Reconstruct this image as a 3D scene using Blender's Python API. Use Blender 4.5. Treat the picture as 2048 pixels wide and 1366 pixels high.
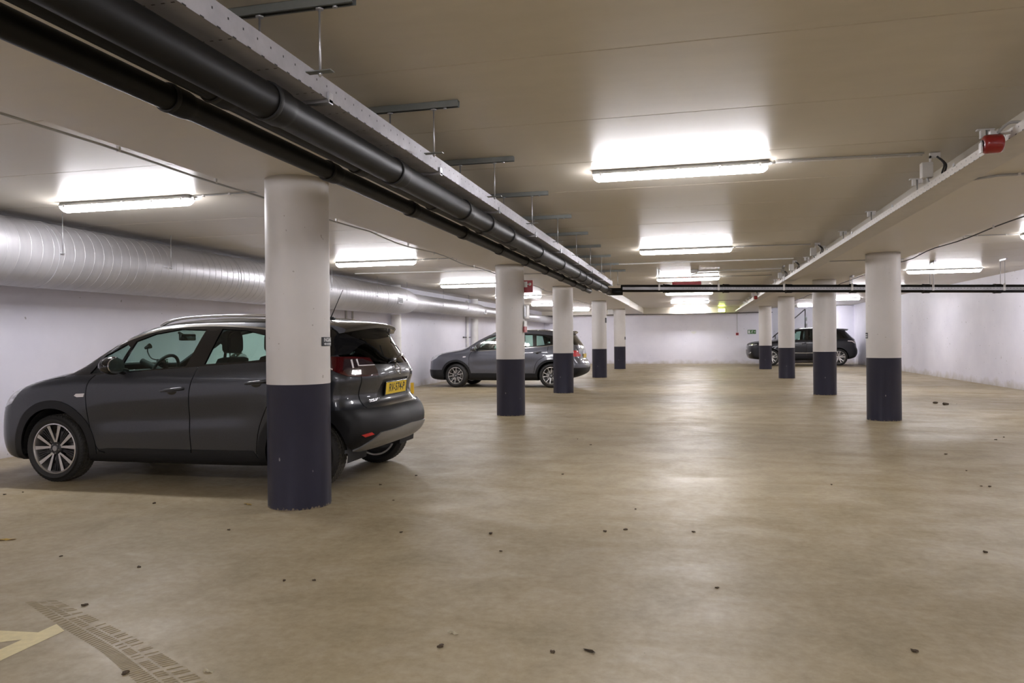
import bpy, bmesh, math, random
import numpy as np
from mathutils import Vector, Matrix
for _o in list(bpy.data.objects): bpy.data.objects.remove(_o)
SC = bpy.context.scene
COL = SC.collection
random.seed(7)
PI = math.pi
# ---------------------------------------------------------------- camera
CAMH = 1.31
FPX = 1482.95
YAW, PITCH, ROLL = math.radians(13.716), math.radians(-0.121), math.radians(-0.5475)
cd = bpy.data.cameras.new('camera'); cam = bpy.data.objects.new('camera', cd); COL.objects.link(cam)
cd.sensor_width = 36.0; cd.lens = FPX * 36.0 / 2048.0; cd.clip_start = .05; cd.clip_end = 200
cam.location = (0, 0, CAMH)
_fw = Vector((-math.sin(YAW), math.cos(YAW), 0)); _rt = Vector((math.cos(YAW), math.sin(YAW), 0)); _up = Vector((0, 0, 1))
_f2 = _fw * math.cos(PITCH) + _up * math.sin(PITCH); _u2 = _up * math.cos(PITCH) - _fw * math.sin(PITCH)
_r3 = _rt * math.cos(ROLL) + _u2 * math.sin(ROLL); _u3 = _u2 * math.cos(ROLL) - _rt * math.sin(ROLL)
_m = Matrix((_r3, _u3, -_f2)).transposed()
cam.rotation_euler = _m.to_euler()
SC.camera = cam
# ---------------------------------------------------------------- world, exposure
w = bpy.data.worlds.new('world'); SC.world = w; w.use_nodes = True
w.node_tree.nodes['Background'].inputs[0].default_value = (.02, .02, .022, 1)
w.node_tree.nodes['Background'].inputs[1].default_value = .3
SC.view_settings.view_transform = 'Standard'; SC.view_settings.look = 'None'
SC.view_settings.gamma = 1.0; SC.view_settings.use_curve_mapping = False
SC.view_settings.exposure = 2.5
LAMP_E = 17.0
LAMP_COL = (.97, .95, 1.0)

# ---------------------------------------------------------------- helpers
def obj(name, bm, mats, parent=None, smooth=None):
    me = bpy.data.meshes.new(name)
    bm.normal_update()
    bm.to_mesh(me); bm.free()
    for m in (mats if isinstance(mats, (list, tuple)) else [mats]): me.materials.append(m)
    o = bpy.data.objects.new(name, me); COL.objects.link(o)
    if parent is not None: o.parent = parent
    if smooth is not None:
        me.polygons.foreach_set('use_smooth', [True] * len(me.polygons))
        try: me.set_sharp_from_angle(angle=math.radians(smooth))
        except Exception: pass
    return o
def tag(o, label=None, cat=None, group=None, kind=None):
    if label: o['label'] = label
    if cat: o['category'] = cat
    if group: o['group'] = group
    if kind: o['kind'] = kind
    return o
def thing(name, loc, label, cat, group=None, rz=0.0):
    o = bpy.data.objects.new(name, None); COL.objects.link(o)
    o.location = loc; o.rotation_euler = (0, 0, rz); o.empty_display_size = .1
    return tag(o, label, cat, group)
def copy_tree(o, parent=None):
    c = o.copy(); COL.objects.link(c); c.parent = parent
    for ch in list(o.children): copy_tree(ch, c)
    return c
def box(bm, x0, x1, y0, y1, z0, z1, mi=0, bev=0.0, M=None):
    vs = [bm.verts.new((x, y, z)) for z in (z0, z1) for y in (y0, y1) for x in (x0, x1)]
    fs = []
    for q in ((0, 2, 3, 1), (4, 5, 7, 6), (0, 1, 5, 4), (2, 6, 7, 3), (0, 4, 6, 2), (1, 3, 7, 5)):
        f = bm.faces.new([vs[i] for i in q]); f.material_index = mi; fs.append(f)
    if bev > 0:
        es = list({e for f in fs for e in f.edges})
        r = bmesh.ops.bevel(bm, geom=es, offset=bev, segments=2, profile=.6, affect='EDGES')
        for f in r['faces']: f.material_index = mi
        vs = list({v for f in fs if f.is_valid for v in f.verts} | {v for f in r['faces'] for v in f.verts})
    if M is not None: bmesh.ops.transform(bm, matrix=M, verts=[v for v in vs if v.is_valid])
    return vs
def frame(d):
    d = Vector(d).normalized()
    a = Vector((0, 0, 1)) if abs(d.z) < .9 else Vector((1, 0, 0))
    u = d.cross(a).normalized(); return u, d.cross(u).normalized()
def tube(bm, pts, r, seg=10, mi=0, cap=True):
    pts = [Vector(p) for p in pts]; n = len(pts)
    rs = r if isinstance(r, (list, tuple)) else [r] * n
    rings = []; pu = None
    for i, p in enumerate(pts):
        if i == 0: d = pts[1] - p
        elif i == n - 1: d = p - pts[i - 1]
        else: d = (pts[i + 1] - p).normalized() + (p - pts[i - 1]).normalized()
        if d.length < 1e-9: d = pts[min(i + 1, n - 1)] - pts[i - 1]
        d.normalize()
        if pu is None: u, v = frame(d)
        else:
            u = (pu - d * pu.dot(d)).normalized(); v = d.cross(u).normalized()
        pu = u
        rings.append([bm.verts.new(p + (u * math.cos(2 * PI * k / seg) + v * math.sin(2 * PI * k / seg)) * rs[i]) for k in range(seg)])
    for i in range(n - 1):
        for k in range(seg):
            f = bm.faces.new((rings[i][k], rings[i][(k + 1) % seg], rings[i + 1][(k + 1) % seg], rings[i + 1][k])); f.material_index = mi; f.smooth = True
    if cap:
        f = bm.faces.new(rings[0][::-1]); f.material_index = mi
        f = bm.faces.new(rings[-1]); f.material_index = mi
def lathe(bm, prof, seg=32, axis='z', c=(0, 0, 0), mi=0, closed=False):
    """prof: list of (r, h)."""
    rings = []
    for (r, h) in prof:
        ring = []
        for k in range(seg):
            a = 2 * PI * k / seg; ca, sa = math.cos(a) * r, math.sin(a) * r
            if axis == 'z': p = (c[0] + ca, c[1] + sa, c[2] + h)
            elif axis == 'y': p = (c[0] + ca, c[1] + h, c[2] + sa)
            else: p = (c[0] + h, c[1] + ca, c[2] + sa)
            ring.append(bm.verts.new(p))
        rings.append(ring)
    for i in range(len(rings) - 1):
        for k in range(seg):
            f = bm.faces.new((rings[i][k], rings[i][(k + 1) % seg], rings[i + 1][(k + 1) % seg], rings[i + 1][k])); f.material_index = mi; f.smooth = True
    if closed:
        for r_ in (rings[0][::-1], rings[-1]):
            f = bm.faces.new(r_); f.material_index = mi
    return rings
def prism(bm, poly, d0, d1, plane='xz', mi=0):
    """extrude a 2-D polygon; plane xz -> depth y, yz -> depth x, xy -> depth z."""
    def P(a, b, d):
        return {'xz': (a, d, b), 'yz': (d, a, b), 'xy': (a, b, d)}[plane]
    A = [bm.verts.new(P(a, b, d0)) for a, b in poly]; B = [bm.verts.new(P(a, b, d1)) for a, b in poly]
    n = len(poly)
    f = [bm.faces.new(A), bm.faces.new(B[::-1])]
    for i in range(n): f.append(bm.faces.new((A[i], B[i], B[(i + 1) % n], A[(i + 1) % n])))
    for q in f: q.material_index = mi
    bmesh.ops.recalc_face_normals(bm, faces=f)
    return f
def cr(pts, n=8, closed=False):
    """Catmull-Rom through 2-D/3-D points."""
    P = [np.array(p, float) for p in pts]; N = len(P); out = []
    rng = range(N if closed else N - 1)
    for i in rng:
        if closed: p0, p1, p2, p3 = P[(i - 1) % N], P[i], P[(i + 1) % N], P[(i + 2) % N]
        else: p0, p1, p2, p3 = P[max(i - 1, 0)], P[i], P[i + 1], P[min(i + 2, N - 1)]
        for k in range(n):
            t = k / n
            out.append(tuple(.5 * ((2 * p1) + (-p0 + p2) * t + (2 * p0 - 5 * p1 + 4 * p2 - p3) * t * t + (-p0 + 3 * p1 - 3 * p2 + p3) * t ** 3)))
    if not closed: out.append(tuple(P[-1]))
    return out
def text_bm(s, size, depth=.001, shear=0.0, cx=1.0):
    cu = bpy.data.curves.new('t', 'FONT'); cu.body = s; cu.size = size; cu.extrude = depth
    cu.align_x = 'CENTER'; cu.align_y = 'CENTER'; cu.shear = shear; cu.resolution_u = 3; cu.offset = size * .012
    to = bpy.data.objects.new('t', cu); COL.objects.link(to)
    dg = bpy.context.evaluated_depsgraph_get(); me = to.evaluated_get(dg).to_mesh()
    bm = bmesh.new(); bm.from_mesh(me); to.evaluated_get(dg).to_mesh_clear()
    bpy.data.objects.remove(to); bpy.data.curves.remove(cu)
    bmesh.ops.scale(bm, vec=(cx, 1, 1), verts=bm.verts)
    return bm

# ---------------------------------------------------------------- materials
class NT:
    def __init__(s, name):
        s.m = bpy.data.materials.new(name); s.m.use_nodes = True; s.t = s.m.node_tree; s.n = s.t.nodes; s.l = s.t.links
        s.b = s.n['Principled BSDF']; s.out = s.n['Material Output']
    def new(s, t, **kw):
        n = s.n.new(t)
        for k, v in kw.items():
            if hasattr(n, k): setattr(n, k, v)
            else: n.inputs[k.replace('_', ' ')].default_value = v
        return n
    def link(s, a, b): s.l.new(a, b)
    def noise(s, vec, scale, detail=4, rough=.55, w=0, dist=0.0):
        n = s.n.new('ShaderNodeTexNoise'); n.inputs['Scale'].default_value = scale; n.inputs['Detail'].default_value = detail
        n.inputs['Roughness'].default_value = rough; n.inputs['Distortion'].default_value = dist; s.link(vec, n.inputs['Vector']); return n.outputs['Fac']
    def ramp(s, fac, stops):
        r = s.n.new('ShaderNodeValToRGB'); e = r.color_ramp.elements
        while len(e) < len(stops): e.new(.5)
        for i, (p, c) in enumerate(stops):
            e[i].position = p; e[i].color = (c if isinstance(c, tuple) else (c, c, c)) + (1,)
        s.link(fac, r.inputs['Fac']); return r.outputs['Color']
    def mix(s, fac, a, b, mode='MIX'):
        r = s.n.new('ShaderNodeMix'); r.data_type = 'RGBA'; r.blend_type = mode
        for sock, val in ((r.inputs[0], fac), (r.inputs[6], a), (r.inputs[7], b)):
            if hasattr(val, 'is_linked'): s.link(val, sock)
            elif isinstance(val, tuple): sock.default_value = val + (1,)
            else: sock.default_value = val
        return r.outputs[2]
    def coord(s, sc=(1, 1, 1), rot=(0, 0, 0), kind='Object'):
        t = s.n.new('ShaderNodeTexCoord'); m = s.n.new('ShaderNodeMapping'); m.inputs['Scale'].default_value = sc; m.inputs['Rotation'].default_value = rot
        s.link(t.outputs[kind], m.inputs['Vector']); return m.outputs['Vector']
    def bump(s, h, st=.2, dist=.01):
        b = s.n.new('ShaderNodeBump'); b.inputs['Strength'].default_value = st; b.inputs['Distance'].default_value = dist
        s.link(h, b.inputs['Height']); s.link(b.outputs['Normal'], s.b.inputs['Normal']); return b
def lin(r, g, b):
    f = lambda c: (c / 255 / 12.92) if c / 255 <= .04045 else ((c / 255 + .055) / 1.055) ** 2.4
    return (f(r), f(g), f(b))
def pm(name, col, rough=.5, metal=0.0, spec=.5, coat=0.0, coatr=.03, var=0.0, vs=8.0, emis=None, es=0.0):
    t = NT(name); b = t.b
    b.inputs['Base Color'].default_value = col + (1,)
    b.inputs['Roughness'].default_value = rough; b.inputs['Metallic'].default_value = metal
    b.inputs['Specular IOR Level'].default_value = spec
    b.inputs['Coat Weight'].default_value = coat; b.inputs['Coat Roughness'].default_value = coatr
    if emis: b.inputs['Emission Color'].default_value = emis + (1,); b.inputs['Emission Strength'].default_value = es
    v = t.coord(); n = t.noise(v, vs)
    if var > 0:
        c = t.mix(t.ramp(n, [(.3, 0.0), (.7, 1.0)]), tuple(x * (1 - var) for x in col), tuple(min(1, x * (1 + var)) for x in col)); t.link(c, b.inputs['Base Color'])
    r = t.n.new('ShaderNodeMapRange'); r.inputs['To Min'].default_value = max(0, rough * .9); r.inputs['To Max'].default_value = min(1, rough * 1.1)
    t.link(n, r.inputs['Value']); t.link(r.outputs['Result'], b.inputs['Roughness'])
    return t.m

def mat_floor():
    t = NT('concrete_floor'); b = t.b
    v = t.coord(); vst = t.coord((.5, 1.3, 1), (0, 0, .12)); vtr = t.coord((1.6, .14, 1))
    n1 = t.noise(v, .35, 5, .6, dist=.6); n2 = t.noise(v, 2.2, 6, .65, dist=.4); n3 = t.noise(v, 18, 5, .7); n4 = t.noise(vst, 1.1, 6, .6, dist=.8)
    n5 = t.noise(vtr, 1.7, 5, .6)
    base = t.ramp(n1, [(.3, lin(140, 128, 102)), (.5, lin(152, 138, 109)), (.72, lin(160, 150, 130))])
    base = t.mix(.55, base, t.ramp(n2, [(.3, lin(128, 116, 88)), (.5, lin(156, 141, 110)), (.72, lin(176, 165, 142))]))
    base = t.mix(t.ramp(n4, [(.36, .36), (.5, 0.0)]), base, lin(132, 116, 84))
    base = t.mix(t.ramp(n5, [(.54, 0.0), (.72, .4)]), base, lin(146, 134, 112))
    base = t.mix(.2, base, t.ramp(n3, [(.3, lin(96, 84, 60)), (.7, lin(196, 186, 162))]))
    sp = t.noise(v, 60, 2, .5); base = t.mix(t.ramp(sp, [(.74, 0.0), (.78, .5)]), base, lin(74, 60, 42))
    t.link(base, b.inputs['Base Color'])
    r = t.mix(.5, t.ramp(n4, [(.35, .60), (.62, .38)]), t.ramp(n2, [(.3, .58), (.7, .36)]))
    t.link(r, b.inputs['Roughness']); b.inputs['Specular IOR Level'].default_value = .22
    h = t.mix(.5, n3, n2); t.bump(h, .10, .006)
    return t.m
def mat_ceiling():
    t = NT('painted_ceiling'); b = t.b
    v = t.coord(); n1 = t.noise(v, .5, 4, .6); n2 = t.noise(t.coord((1, 3, 1)), 2.5, 5, .6); n3 = t.noise(v, 40, 3)
    base = t.mix(.5, t.ramp(n1, [(.3, lin(202, 194, 178)), (.7, lin(213, 206, 191))]), t.ramp(n2, [(.3, lin(200, 193, 178)), (.7, lin(215, 208, 194))]))
    t.link(base, b.inputs['Base Color'])
    t.link(t.ramp(n2, [(.3, .3), (.7, .42)]), b.inputs['Roughness'])
    t.bump(t.mix(.3, n2, n3), .06, .004); b.inputs['Specular IOR Level'].default_value = .5
    return t.m
def mat_wall(name, c1, c2, dirt=True):
    t = NT(name); b = t.b
    v = t.coord(); n1 = t.noise(v, .8, 5, .6); n3 = t.noise(v, 26, 3); n2 = t.noise(v, 3.0, 4)
    base = t.ramp(n1, [(.3, c1), (.7, c2)])
    geo = t.n.new('ShaderNodeNewGeometry'); sx = t.n.new('ShaderNodeSeparateXYZ'); t.link(geo.outputs['Position'], sx.inputs[0])
    if dirt:
        ad = t.n.new('ShaderNodeMath'); ad.operation = 'MULTIPLY_ADD'; ad.inputs[1].default_value = .45; t.link(n2, ad.inputs[0]); t.link(sx.outputs['Z'], ad.inputs[2])
        base = t.mix(t.ramp(ad.outputs[0], [(.18, .75), (.42, 0.0)]), base, lin(176, 168, 152))
        sp = t.noise(v, 15.0, 1, .3); base = t.mix(t.ramp(sp, [(.775, 0.0), (.785, .6)]), base, lin(110, 104, 98))
    t.link(base, b.inputs['Base Color']); b.inputs['Roughness'].default_value = .55
    t.bump(n3, .08, .003)
    return t.m
def mat_column():
    t = NT('column_white_paint'); b = t.b
    v = t.coord(); n1 = t.noise(v, 1.3, 4); n3 = t.noise(v, 30, 3); sp = t.noise(v, 26, 1, .3)
    base = t.ramp(n1, [(.3, lin(214, 211, 208)), (.7, lin(226, 223, 221))])
    base = t.mix(t.ramp(sp, [(.775, 0.0), (.785, .5)]), base, lin(140, 130, 118))
    t.link(base, b.inputs['Base Color']); b.inputs['Roughness'].default_value = .5; t.bump(n3, .08, .003); return t.m
def mat_column_dark():
    t = NT('column_dark_paint'); b = t.b
    v = t.coord((1, 1, .55)); n1 = t.noise(v, 2, 4); sp = t.noise(v, 17, 2, .45)
    base = t.ramp(n1, [(.3, lin(38, 39, 56)), (.7, lin(45, 46, 64))])
    base = t.mix(t.ramp(sp, [(.765, 0.0), (.785, .8)]), base, lin(150, 148, 150))
    geo = t.n.new('ShaderNodeNewGeometry'); sx = t.n.new('ShaderNodeSeparateXYZ'); t.link(geo.outputs['Position'], sx.inputs[0])
    ad = t.n.new('ShaderNodeMath'); ad.operation = 'MULTIPLY_ADD'; ad.inputs[1].default_value = .10; t.link(t.noise(v, 40, 4), ad.inputs[0]); t.link(sx.outputs['Z'], ad.inputs[2])
    base = t.mix(t.ramp(ad.outputs[0], [(.052, .7), (.060, 0.0)]), base, lin(150, 136, 110))
    t.link(base, b.inputs['Base Color']); b.inputs['Roughness'].default_value = .42; return t.m
def mat_galv(name='galvanised_steel', c=(.62, .63, .66), rough=.38, sc=6.0):
    t = NT(name); b = t.b; v = t.coord((1, 1, 1)); n = t.noise(v, sc, 4, .6); n2 = t.noise(v, 60, 2)
    t.link(t.ramp(n, [(.3, tuple(x * .82 for x in c)), (.7, c)]), b.inputs['Base Color']); b.inputs['Metallic'].default_value = .85
    t.link(t.ramp(n, [(.3, rough * 1.15), (.7, rough * .85)]), b.inputs['Roughness']); return t.m
def mat_spiral():
    t = NT('spiral_duct_metal'); b = t.b; v = t.coord()
    n = t.noise(v, 1.5, 4, .6); n2 = t.noise(t.coord((1, 8, 1)), 2.0, 3)
    t.link(t.mix(.5, t.ramp(n, [(.3, (.46, .46, .48)), (.7, (.58, .575, .60))]), t.ramp(n2, [(.3, (.46, .46, .49)), (.7, (.58, .575, .60))])), b.inputs['Base Color'])
    b.inputs['Metallic'].default_value = .45; t.link(t.ramp(n, [(.3, .50), (.7, .40)]), b.inputs['Roughness']); return t.m
def mat_glass(name, tint, refl=1.0):
    t = NT(name); t.n.remove(t.b)
    tr = t.n.new('ShaderNodeBsdfTransparent'); n = t.noise(t.coord(), 2.0)
    t.link(t.mix(n, tuple(x * .94 for x in tint), tint), tr.inputs[0])
    g = t.n.new('ShaderNodeBsdfGlossy'); g.inputs['Roughness'].default_value = .02; g.inputs[0].default_value = (1, 1, 1, 1)
    lw = t.n.new('ShaderNodeLayerWeight'); lw.inputs[0].default_value = .5
    pw = t.n.new('ShaderNodeMath'); pw.operation = 'POWER'; pw.inputs[1].default_value = 4.0; t.link(lw.outputs['Facing'], pw.inputs[0])
    fr = t.n.new('ShaderNodeMath'); fr.operation = 'MULTIPLY_ADD'; fr.inputs[1].default_value = .9; fr.inputs[2].default_value = .05; t.link(pw.outputs[0], fr.inputs[0])
    mx = t.n.new('ShaderNodeMixShader'); t.link(fr.outputs[0], mx.inputs[0]); t.link(tr.outputs[0], mx.inputs[1]); t.link(g.outputs[0], mx.inputs[2])
    t.link(mx.outputs[0], t.out.inputs['Surface']); return t.m
def mat_lamp(name, col, e):
    t = NT(name); b = t.b; b.inputs['Base Color'].default_value = (.8, .8, .8, 1); b.inputs['Roughness'].default_value = .3
    n = t.noise(t.coord(), 3.0, 2); t.link(t.mix(n, tuple(x * .97 for x in col), col), b.inputs['Emission Color'])
    b.inputs['Emission Strength'].default_value = e; return t.m
M_FLOOR = mat_floor(); M_CEIL = mat_ceiling()
M_WALL = mat_wall('white_wall_paint', lin(226, 225, 238), lin(238, 237, 248))
M_WALLW = mat_wall('stair_wall_paint', lin(224, 223, 234), lin(238, 237, 246))
M_COL = mat_column(); M_COLD = mat_column_dark()
M_GALV = mat_galv(); M_STRUT = mat_galv('dull_steel_rail', (.30, .32, .31), .5); M_DUCT = mat_spiral()
M_TRAY = mat_galv('tray_steel', (.50, .50, .54), .6); M_TRAY.node_tree.nodes['Principled BSDF'].inputs['Metallic'].default_value = .35
M_TRAYW = pm('pale_painted_tray', (.60, .57, .53), .5, var=.05)
M_PIPE = pm('black_drain_plastic', (.006, .006, .006), .48, var=.2, spec=.2)
M_PIPED = pm('black_rubber_seal', (.006, .006, .006), .6)
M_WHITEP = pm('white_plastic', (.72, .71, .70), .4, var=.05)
M_GREYP = pm('grey_plastic', (.42, .42, .42), .45, var=.06)
M_DARKC = pm('dark_cable', (.03, .03, .032), .5)
M_LAMPB = mat_lamp('lit_tube_diffuser', LAMP_COL, LAMP_E)
M_RED = pm('red_paint', (.26, .008, .008), .3, coat=.5, var=.1)
M_SIGNRED = pm('sign_red', (.40, .02, .03), .4)
M_SIGNWHITE = pm('sign_white', (.8, .8, .8), .4)
M_SIGNBLACK = pm('sign_black', (.012, .014, .016), .4)
M_SIGNGREEN = pm('sign_green', (.05, .16, .04), .4)
M_YELLOW = pm('yellow_paint', (.72, .45, .02), .4, var=.1)
M_BLACKM = pm('black_steel', (.02, .02, .022), .45)
M_STEP = pm('stair_concrete', lin(205, 200, 192), .7, var=.08)
M_TAPE = pm('worn_floor_paint', lin(204, 190, 142), .55, var=.08, vs=30)
M_DUST = pm('tyre_dust_print', lin(138, 124, 94), .8, var=.15, vs=30)
M_LEAF = pm('dry_yellow_leaf', lin(196, 168, 92), .7, var=.2, vs=40)
M_SCRAP = pm('pale_paper_scrap', lin(214, 206, 180), .7, var=.1, vs=40)
M_CRUMB = pm('dark_crumb_dirt', lin(74, 60, 42), .8, var=.3, vs=60)
# ================================================================ SETTING
XL, XR, YB, YF = -7.74, 7.62, 39.0, -7.0
ZL, ZC, ZS = 2.78, 2.87, 2.61
BL0, BL1, BR0, BR1 = -3.66, -2.45, 2.25, 3.45
def struct(name, bm, m): return tag(obj(name, bm, m), kind='structure')
bm = bmesh.new(); box(bm, XL - .2, XR + .2, YF - .2, 41.4, -.2, 0); struct('floor', bm, M_FLOOR)
bm = bmesh.new(); box(bm, XL - .2, XL, YF, 41.4, 0, 3.1); struct('wall_left', bm, M_WALL)
bm = bmesh.new(); box(bm, XR, XR + .2, YF, 41.4, 0, 3.1); struct('wall_right', bm, M_WALL)
bm = bmesh.new(); box(bm, XL, 3.85, YB, YB + .2, 0, 3.1); struct('wall_back', bm, M_WALL)
bm = bmesh.new(); box(bm, XL, XR, YF - .2, YF, 0, 3.1); struct('wall_front', bm, M_WALL)
bm = bmesh.new(); box(bm, 3.85, XR, 41.2, 41.4, 0, 3.1); struct('wall_stair', bm, M_WALLW)
bm = bmesh.new(); prism(bm, [(6.35, 0), (7.62, 0), (7.62, 2.83), (6.86, 2.83), (6.35, 2.33)], YB, YB + .12, 'xz'); struct('wall_recess', bm, M_WALL)
def slab(name, x0, x1, z, y0, y1):
    """ceiling of precast planks: one surface with a fine V groove at every plank joint"""
    bm = bmesh.new(); g = .006; ys = [y0]; seams = [4.01 + 1.25 * k for k in range(-9, 31)]
    rows = [(y0, 0)]
    for i, s in enumerate(seams):
        if y0 + .05 < s < y1 - .05: rows += [(s - g, 0), (s, .010), (s + g, 0.0)]
    rows.append((y1, 0))
    V = [[bm.verts.new((x, y, z + dz)) for x in (x0, x1)] for y, dz in rows]
    for i in range(len(rows) - 1): bm.faces.new((V[i][0], V[i + 1][0], V[i + 1][1], V[i][1]))
    top = [bm.verts.new(p) for p in ((x0, y0, z + .2), (x1, y0, z + .2), (x1, y1, z + .2), (x0, y1, z + .2))]
    bm.faces.new(top); bm.faces.new((V[0][0], V[0][1], top[1], top[0])); bm.faces.new((V[-1][1], V[-1][0], top[3], top[2]))
    bm.faces.new([r[0] for r in V][::-1] + [top[0], top[3]]); bm.faces.new([r[1] for r in V] + [top[2], top[1]])
    bmesh.ops.recalc_face_normals(bm, faces=bm.faces)
    return struct(name, bm, M_CEIL)
slab('ceiling_left', XL, BL0, ZL, YF, 41.4); slab('ceiling', BL1, BR0, ZC, YF, 41.4); slab('ceiling_right', BR1, XR, ZC, YF, 41.4)
bm = bmesh.new(); box(bm, BL0, BL1, YF, YB, ZS, 3.07, 0, .006); struct('trim_1', bm, M_CEIL)
bm = bmesh.new(); box(bm, BR0, BR1, YF, YB, ZS, 3.07, 0, .006); struct('trim_2', bm, M_CEIL)
bm = bmesh.new(); box(bm, BL1 + .001, BR0 - .001, 38.35, YB, 2.53, 3.0); struct('trim_3', bm, M_CEIL)
bm = bmesh.new(); box(bm, XL, BL0 - .001, 38.35, YB, 2.53, 3.0); struct('trim_4', bm, M_CEIL)
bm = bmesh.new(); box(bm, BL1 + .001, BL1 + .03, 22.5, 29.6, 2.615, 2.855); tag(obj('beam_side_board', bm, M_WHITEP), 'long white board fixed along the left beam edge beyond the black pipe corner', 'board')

# ---------------------------------------------------------------- columns
CR = .2483
cols = [
 (-3.10, 5.416, 'thick white and dark blue pillar nearest the camera, before the first car'),
 (-3.10, 12.58, 'second round two-tone left pillar, with the red fire hose sign at its top'),
 (-3.10, 18.00, 'round two-tone pillar in the left row standing across the rear wheel of the blue-grey SUV'),
 (-3.10, 25.25, 'fourth round left pillar from the camera, with a small dark plate on its right edge'),
 (-3.10, 32.50, 'farthest round two-tone pillar of the left row, with a white box beside its top'),
 (2.908, 12.70, 'widest round two-tone pillar of the right row, nearest the camera'),
 (2.908, 18.07, 'round two-tone pillar in the right row hiding the rear door of the navy SUV'),
 (2.908, 25.15, 'round two-tone pillar in the right row hiding the front door of the navy SUV'),
 (2.908, 32.30, 'farthest round two-tone pillar of the right row, hiding the front wheel of the navy SUV')]
for i, (x, y, lb) in enumerate(cols):
    bm = bmesh.new(); N = 64; zs = [0.0, .004, .976, .979, ZS - .12, ZS - .10, ZS]
    rr_ = [CR, CR, CR, CR + .0015, CR + .0015, CR + .0005, CR + .001]
    rings = lathe(bm, list(zip(rr_, zs)), N, 'z', mi=0, closed=True)
    for f in bm.faces:
        if f.calc_center_median().z < .977: f.material_index = 1
    rnd = random.Random(i)
    for v in bm.verts:
        if v.co.z < .001: v.co.x *= 1 + rnd.uniform(-.012, .004); v.co.y *= 1 + rnd.uniform(-.012, .004)
    o = obj('pillar', bm, [M_COL, M_COLD]); o.location = (x, y, 0); tag(o, lb, 'pillar', 'round pillars of the car park')
    for p_ in o.data.polygons: p_.use_smooth = abs(p_.normal.z) < .5

# ---------------------------------------------------------------- batten lights
def batten():
    root = thing('batten_light', (0, 0, 0), '', 'ceiling light', 'fluorescent batten lights')
    L = 1.55
    def sec(bm, pr, x0, x1, sh=1.0, mi=0):
        A = [bm.verts.new((x0, y, z)) for y, z in pr]; B = [bm.verts.new((x1, y, z)) for y, z in pr]; n = len(pr)
        fs = [bm.faces.new((A[i], A[(i + 1) % n], B[(i + 1) % n], B[i])) for i in range(n)] + [bm.faces.new(A[::-1]), bm.faces.new(B)]
        for f in fs: f.material_index = mi
        return A, B
    bm = bmesh.new(); A, B = sec(bm, [(-.040, 0), (-.058, -.034), (-.062, -.038), (.062, -.038), (.058, -.034), (.040, 0)], -L / 2, L / 2)
    bmesh.ops.recalc_face_normals(bm, faces=bm.faces); obj('housing', bm, M_GREYP, root)
    bm = bmesh.new(); pr = cr([(-.057, -.0385), (-.054, -.062), (-.040, -.088), (-.015, -.098), (.015, -.098), (.040, -.088), (.054, -.062), (.057, -.0385)], 2)
    sts = [(-L / 2 + .008, .55), (-L / 2 + .03, .86), (-L / 2 + .05, 1.0), (L / 2 - .05, 1.0), (L / 2 - .03, .86), (L / 2 - .008, .55)]
    R_ = [[bm.verts.new((x, y * (.8 + .2 * s), -.0385 + (z + .0385) * s)) for y, z in pr] for x, s in sts]
    for a, b in zip(R_, R_[1:]):
        for i in range(len(pr) - 1): bm.faces.new((a[i], a[i + 1], b[i + 1], b[i]))
        bm.faces.new((a[-1], a[0], b[0], b[-1]))
    bm.faces.new(R_[0][::-1]); bm.faces.new(R_[-1]); bmesh.ops.recalc_face_normals(bm, faces=bm.faces)
    obj('diffuser', bm, M_LAMPB, root, 50)
    for x in (-.70, -.36, 0, .36, .70):
        for s in (-1, 1):
            bm = bmesh.new(); box(bm, x - .012, x + .012, s * .0635 - .004, s * .0635 + .004, -.058, -.026, 0, .002); obj('clip', bm, M_GALV, root)
    bm = bmesh.new(); lathe(bm, [(.013, 0), (.013, .035), (.009, .037), (.009, .06)], 12, 'x', (L / 2, 0, -.02), closed=True); obj('cable_gland', bm, M_GREYP, root)
    return root
B0 = batten(); first = True
def put_batten(x, y, z, lb):
    global first
    o = B0 if first else copy_tree(B0); first = False
    o.location = (x, y, z); o['label'] = lb
ordn = ['nearest', 'second', 'third', 'fourth', 'fifth', 'farthest']
CY = [.65 + 6.25 * k for k in range(7)]
for k, y in enumerate(CY):
    put_batten(-.115, y, ZC, 'lit batten light on the ceiling of the middle aisle, behind the camera' if k == 0 else 'lit batten light on the ceiling of the middle aisle, %s from the camera' % ordn[k - 1])
put_batten(-.115, -5.3, ZC, 'lit batten light on the middle aisle ceiling, at the wall behind the camera')
LY = [6.42, 12.55, 18.4, 23.9, 29.6, 35.6]
for k, y in enumerate(LY): put_batten(-5.61, y, ZL, 'lit batten light over the left parking bays, %s from the camera' % ordn[k])
put_batten(-5.61, .3, ZL, 'lit batten light over the left parking bays, beside the camera outside the frame')
put_batten(-5.61, -5.3, ZL, 'lit batten light over the left parking bays, at the wall behind the camera')
RY = [12.9, 19.15, 25.5, 31.9, 38.0]
for k, y in enumerate(RY): put_batten(5.68, y, ZC, ['lit batten light cut off by the right edge of the photo', 'lit batten light over the right bays, just right of the widest right pillar', 'lit right batten light peeping out on both sides of the widest right pillar',
     'lit batten light over the right bays, between the two nearer right pillars', 'lit right batten light at the far stair, left of the second right pillar'][k])
put_batten(5.68, 6.65, ZC, 'lit batten light over the right bays, nearest, outside the frame'); put_batten(5.68, .4, ZC, 'lit batten light over the right bays, beside the camera outside the frame'); put_batten(5.68, -5.3, ZC, 'lit batten light over the right bays, at the wall behind the camera')

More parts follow.
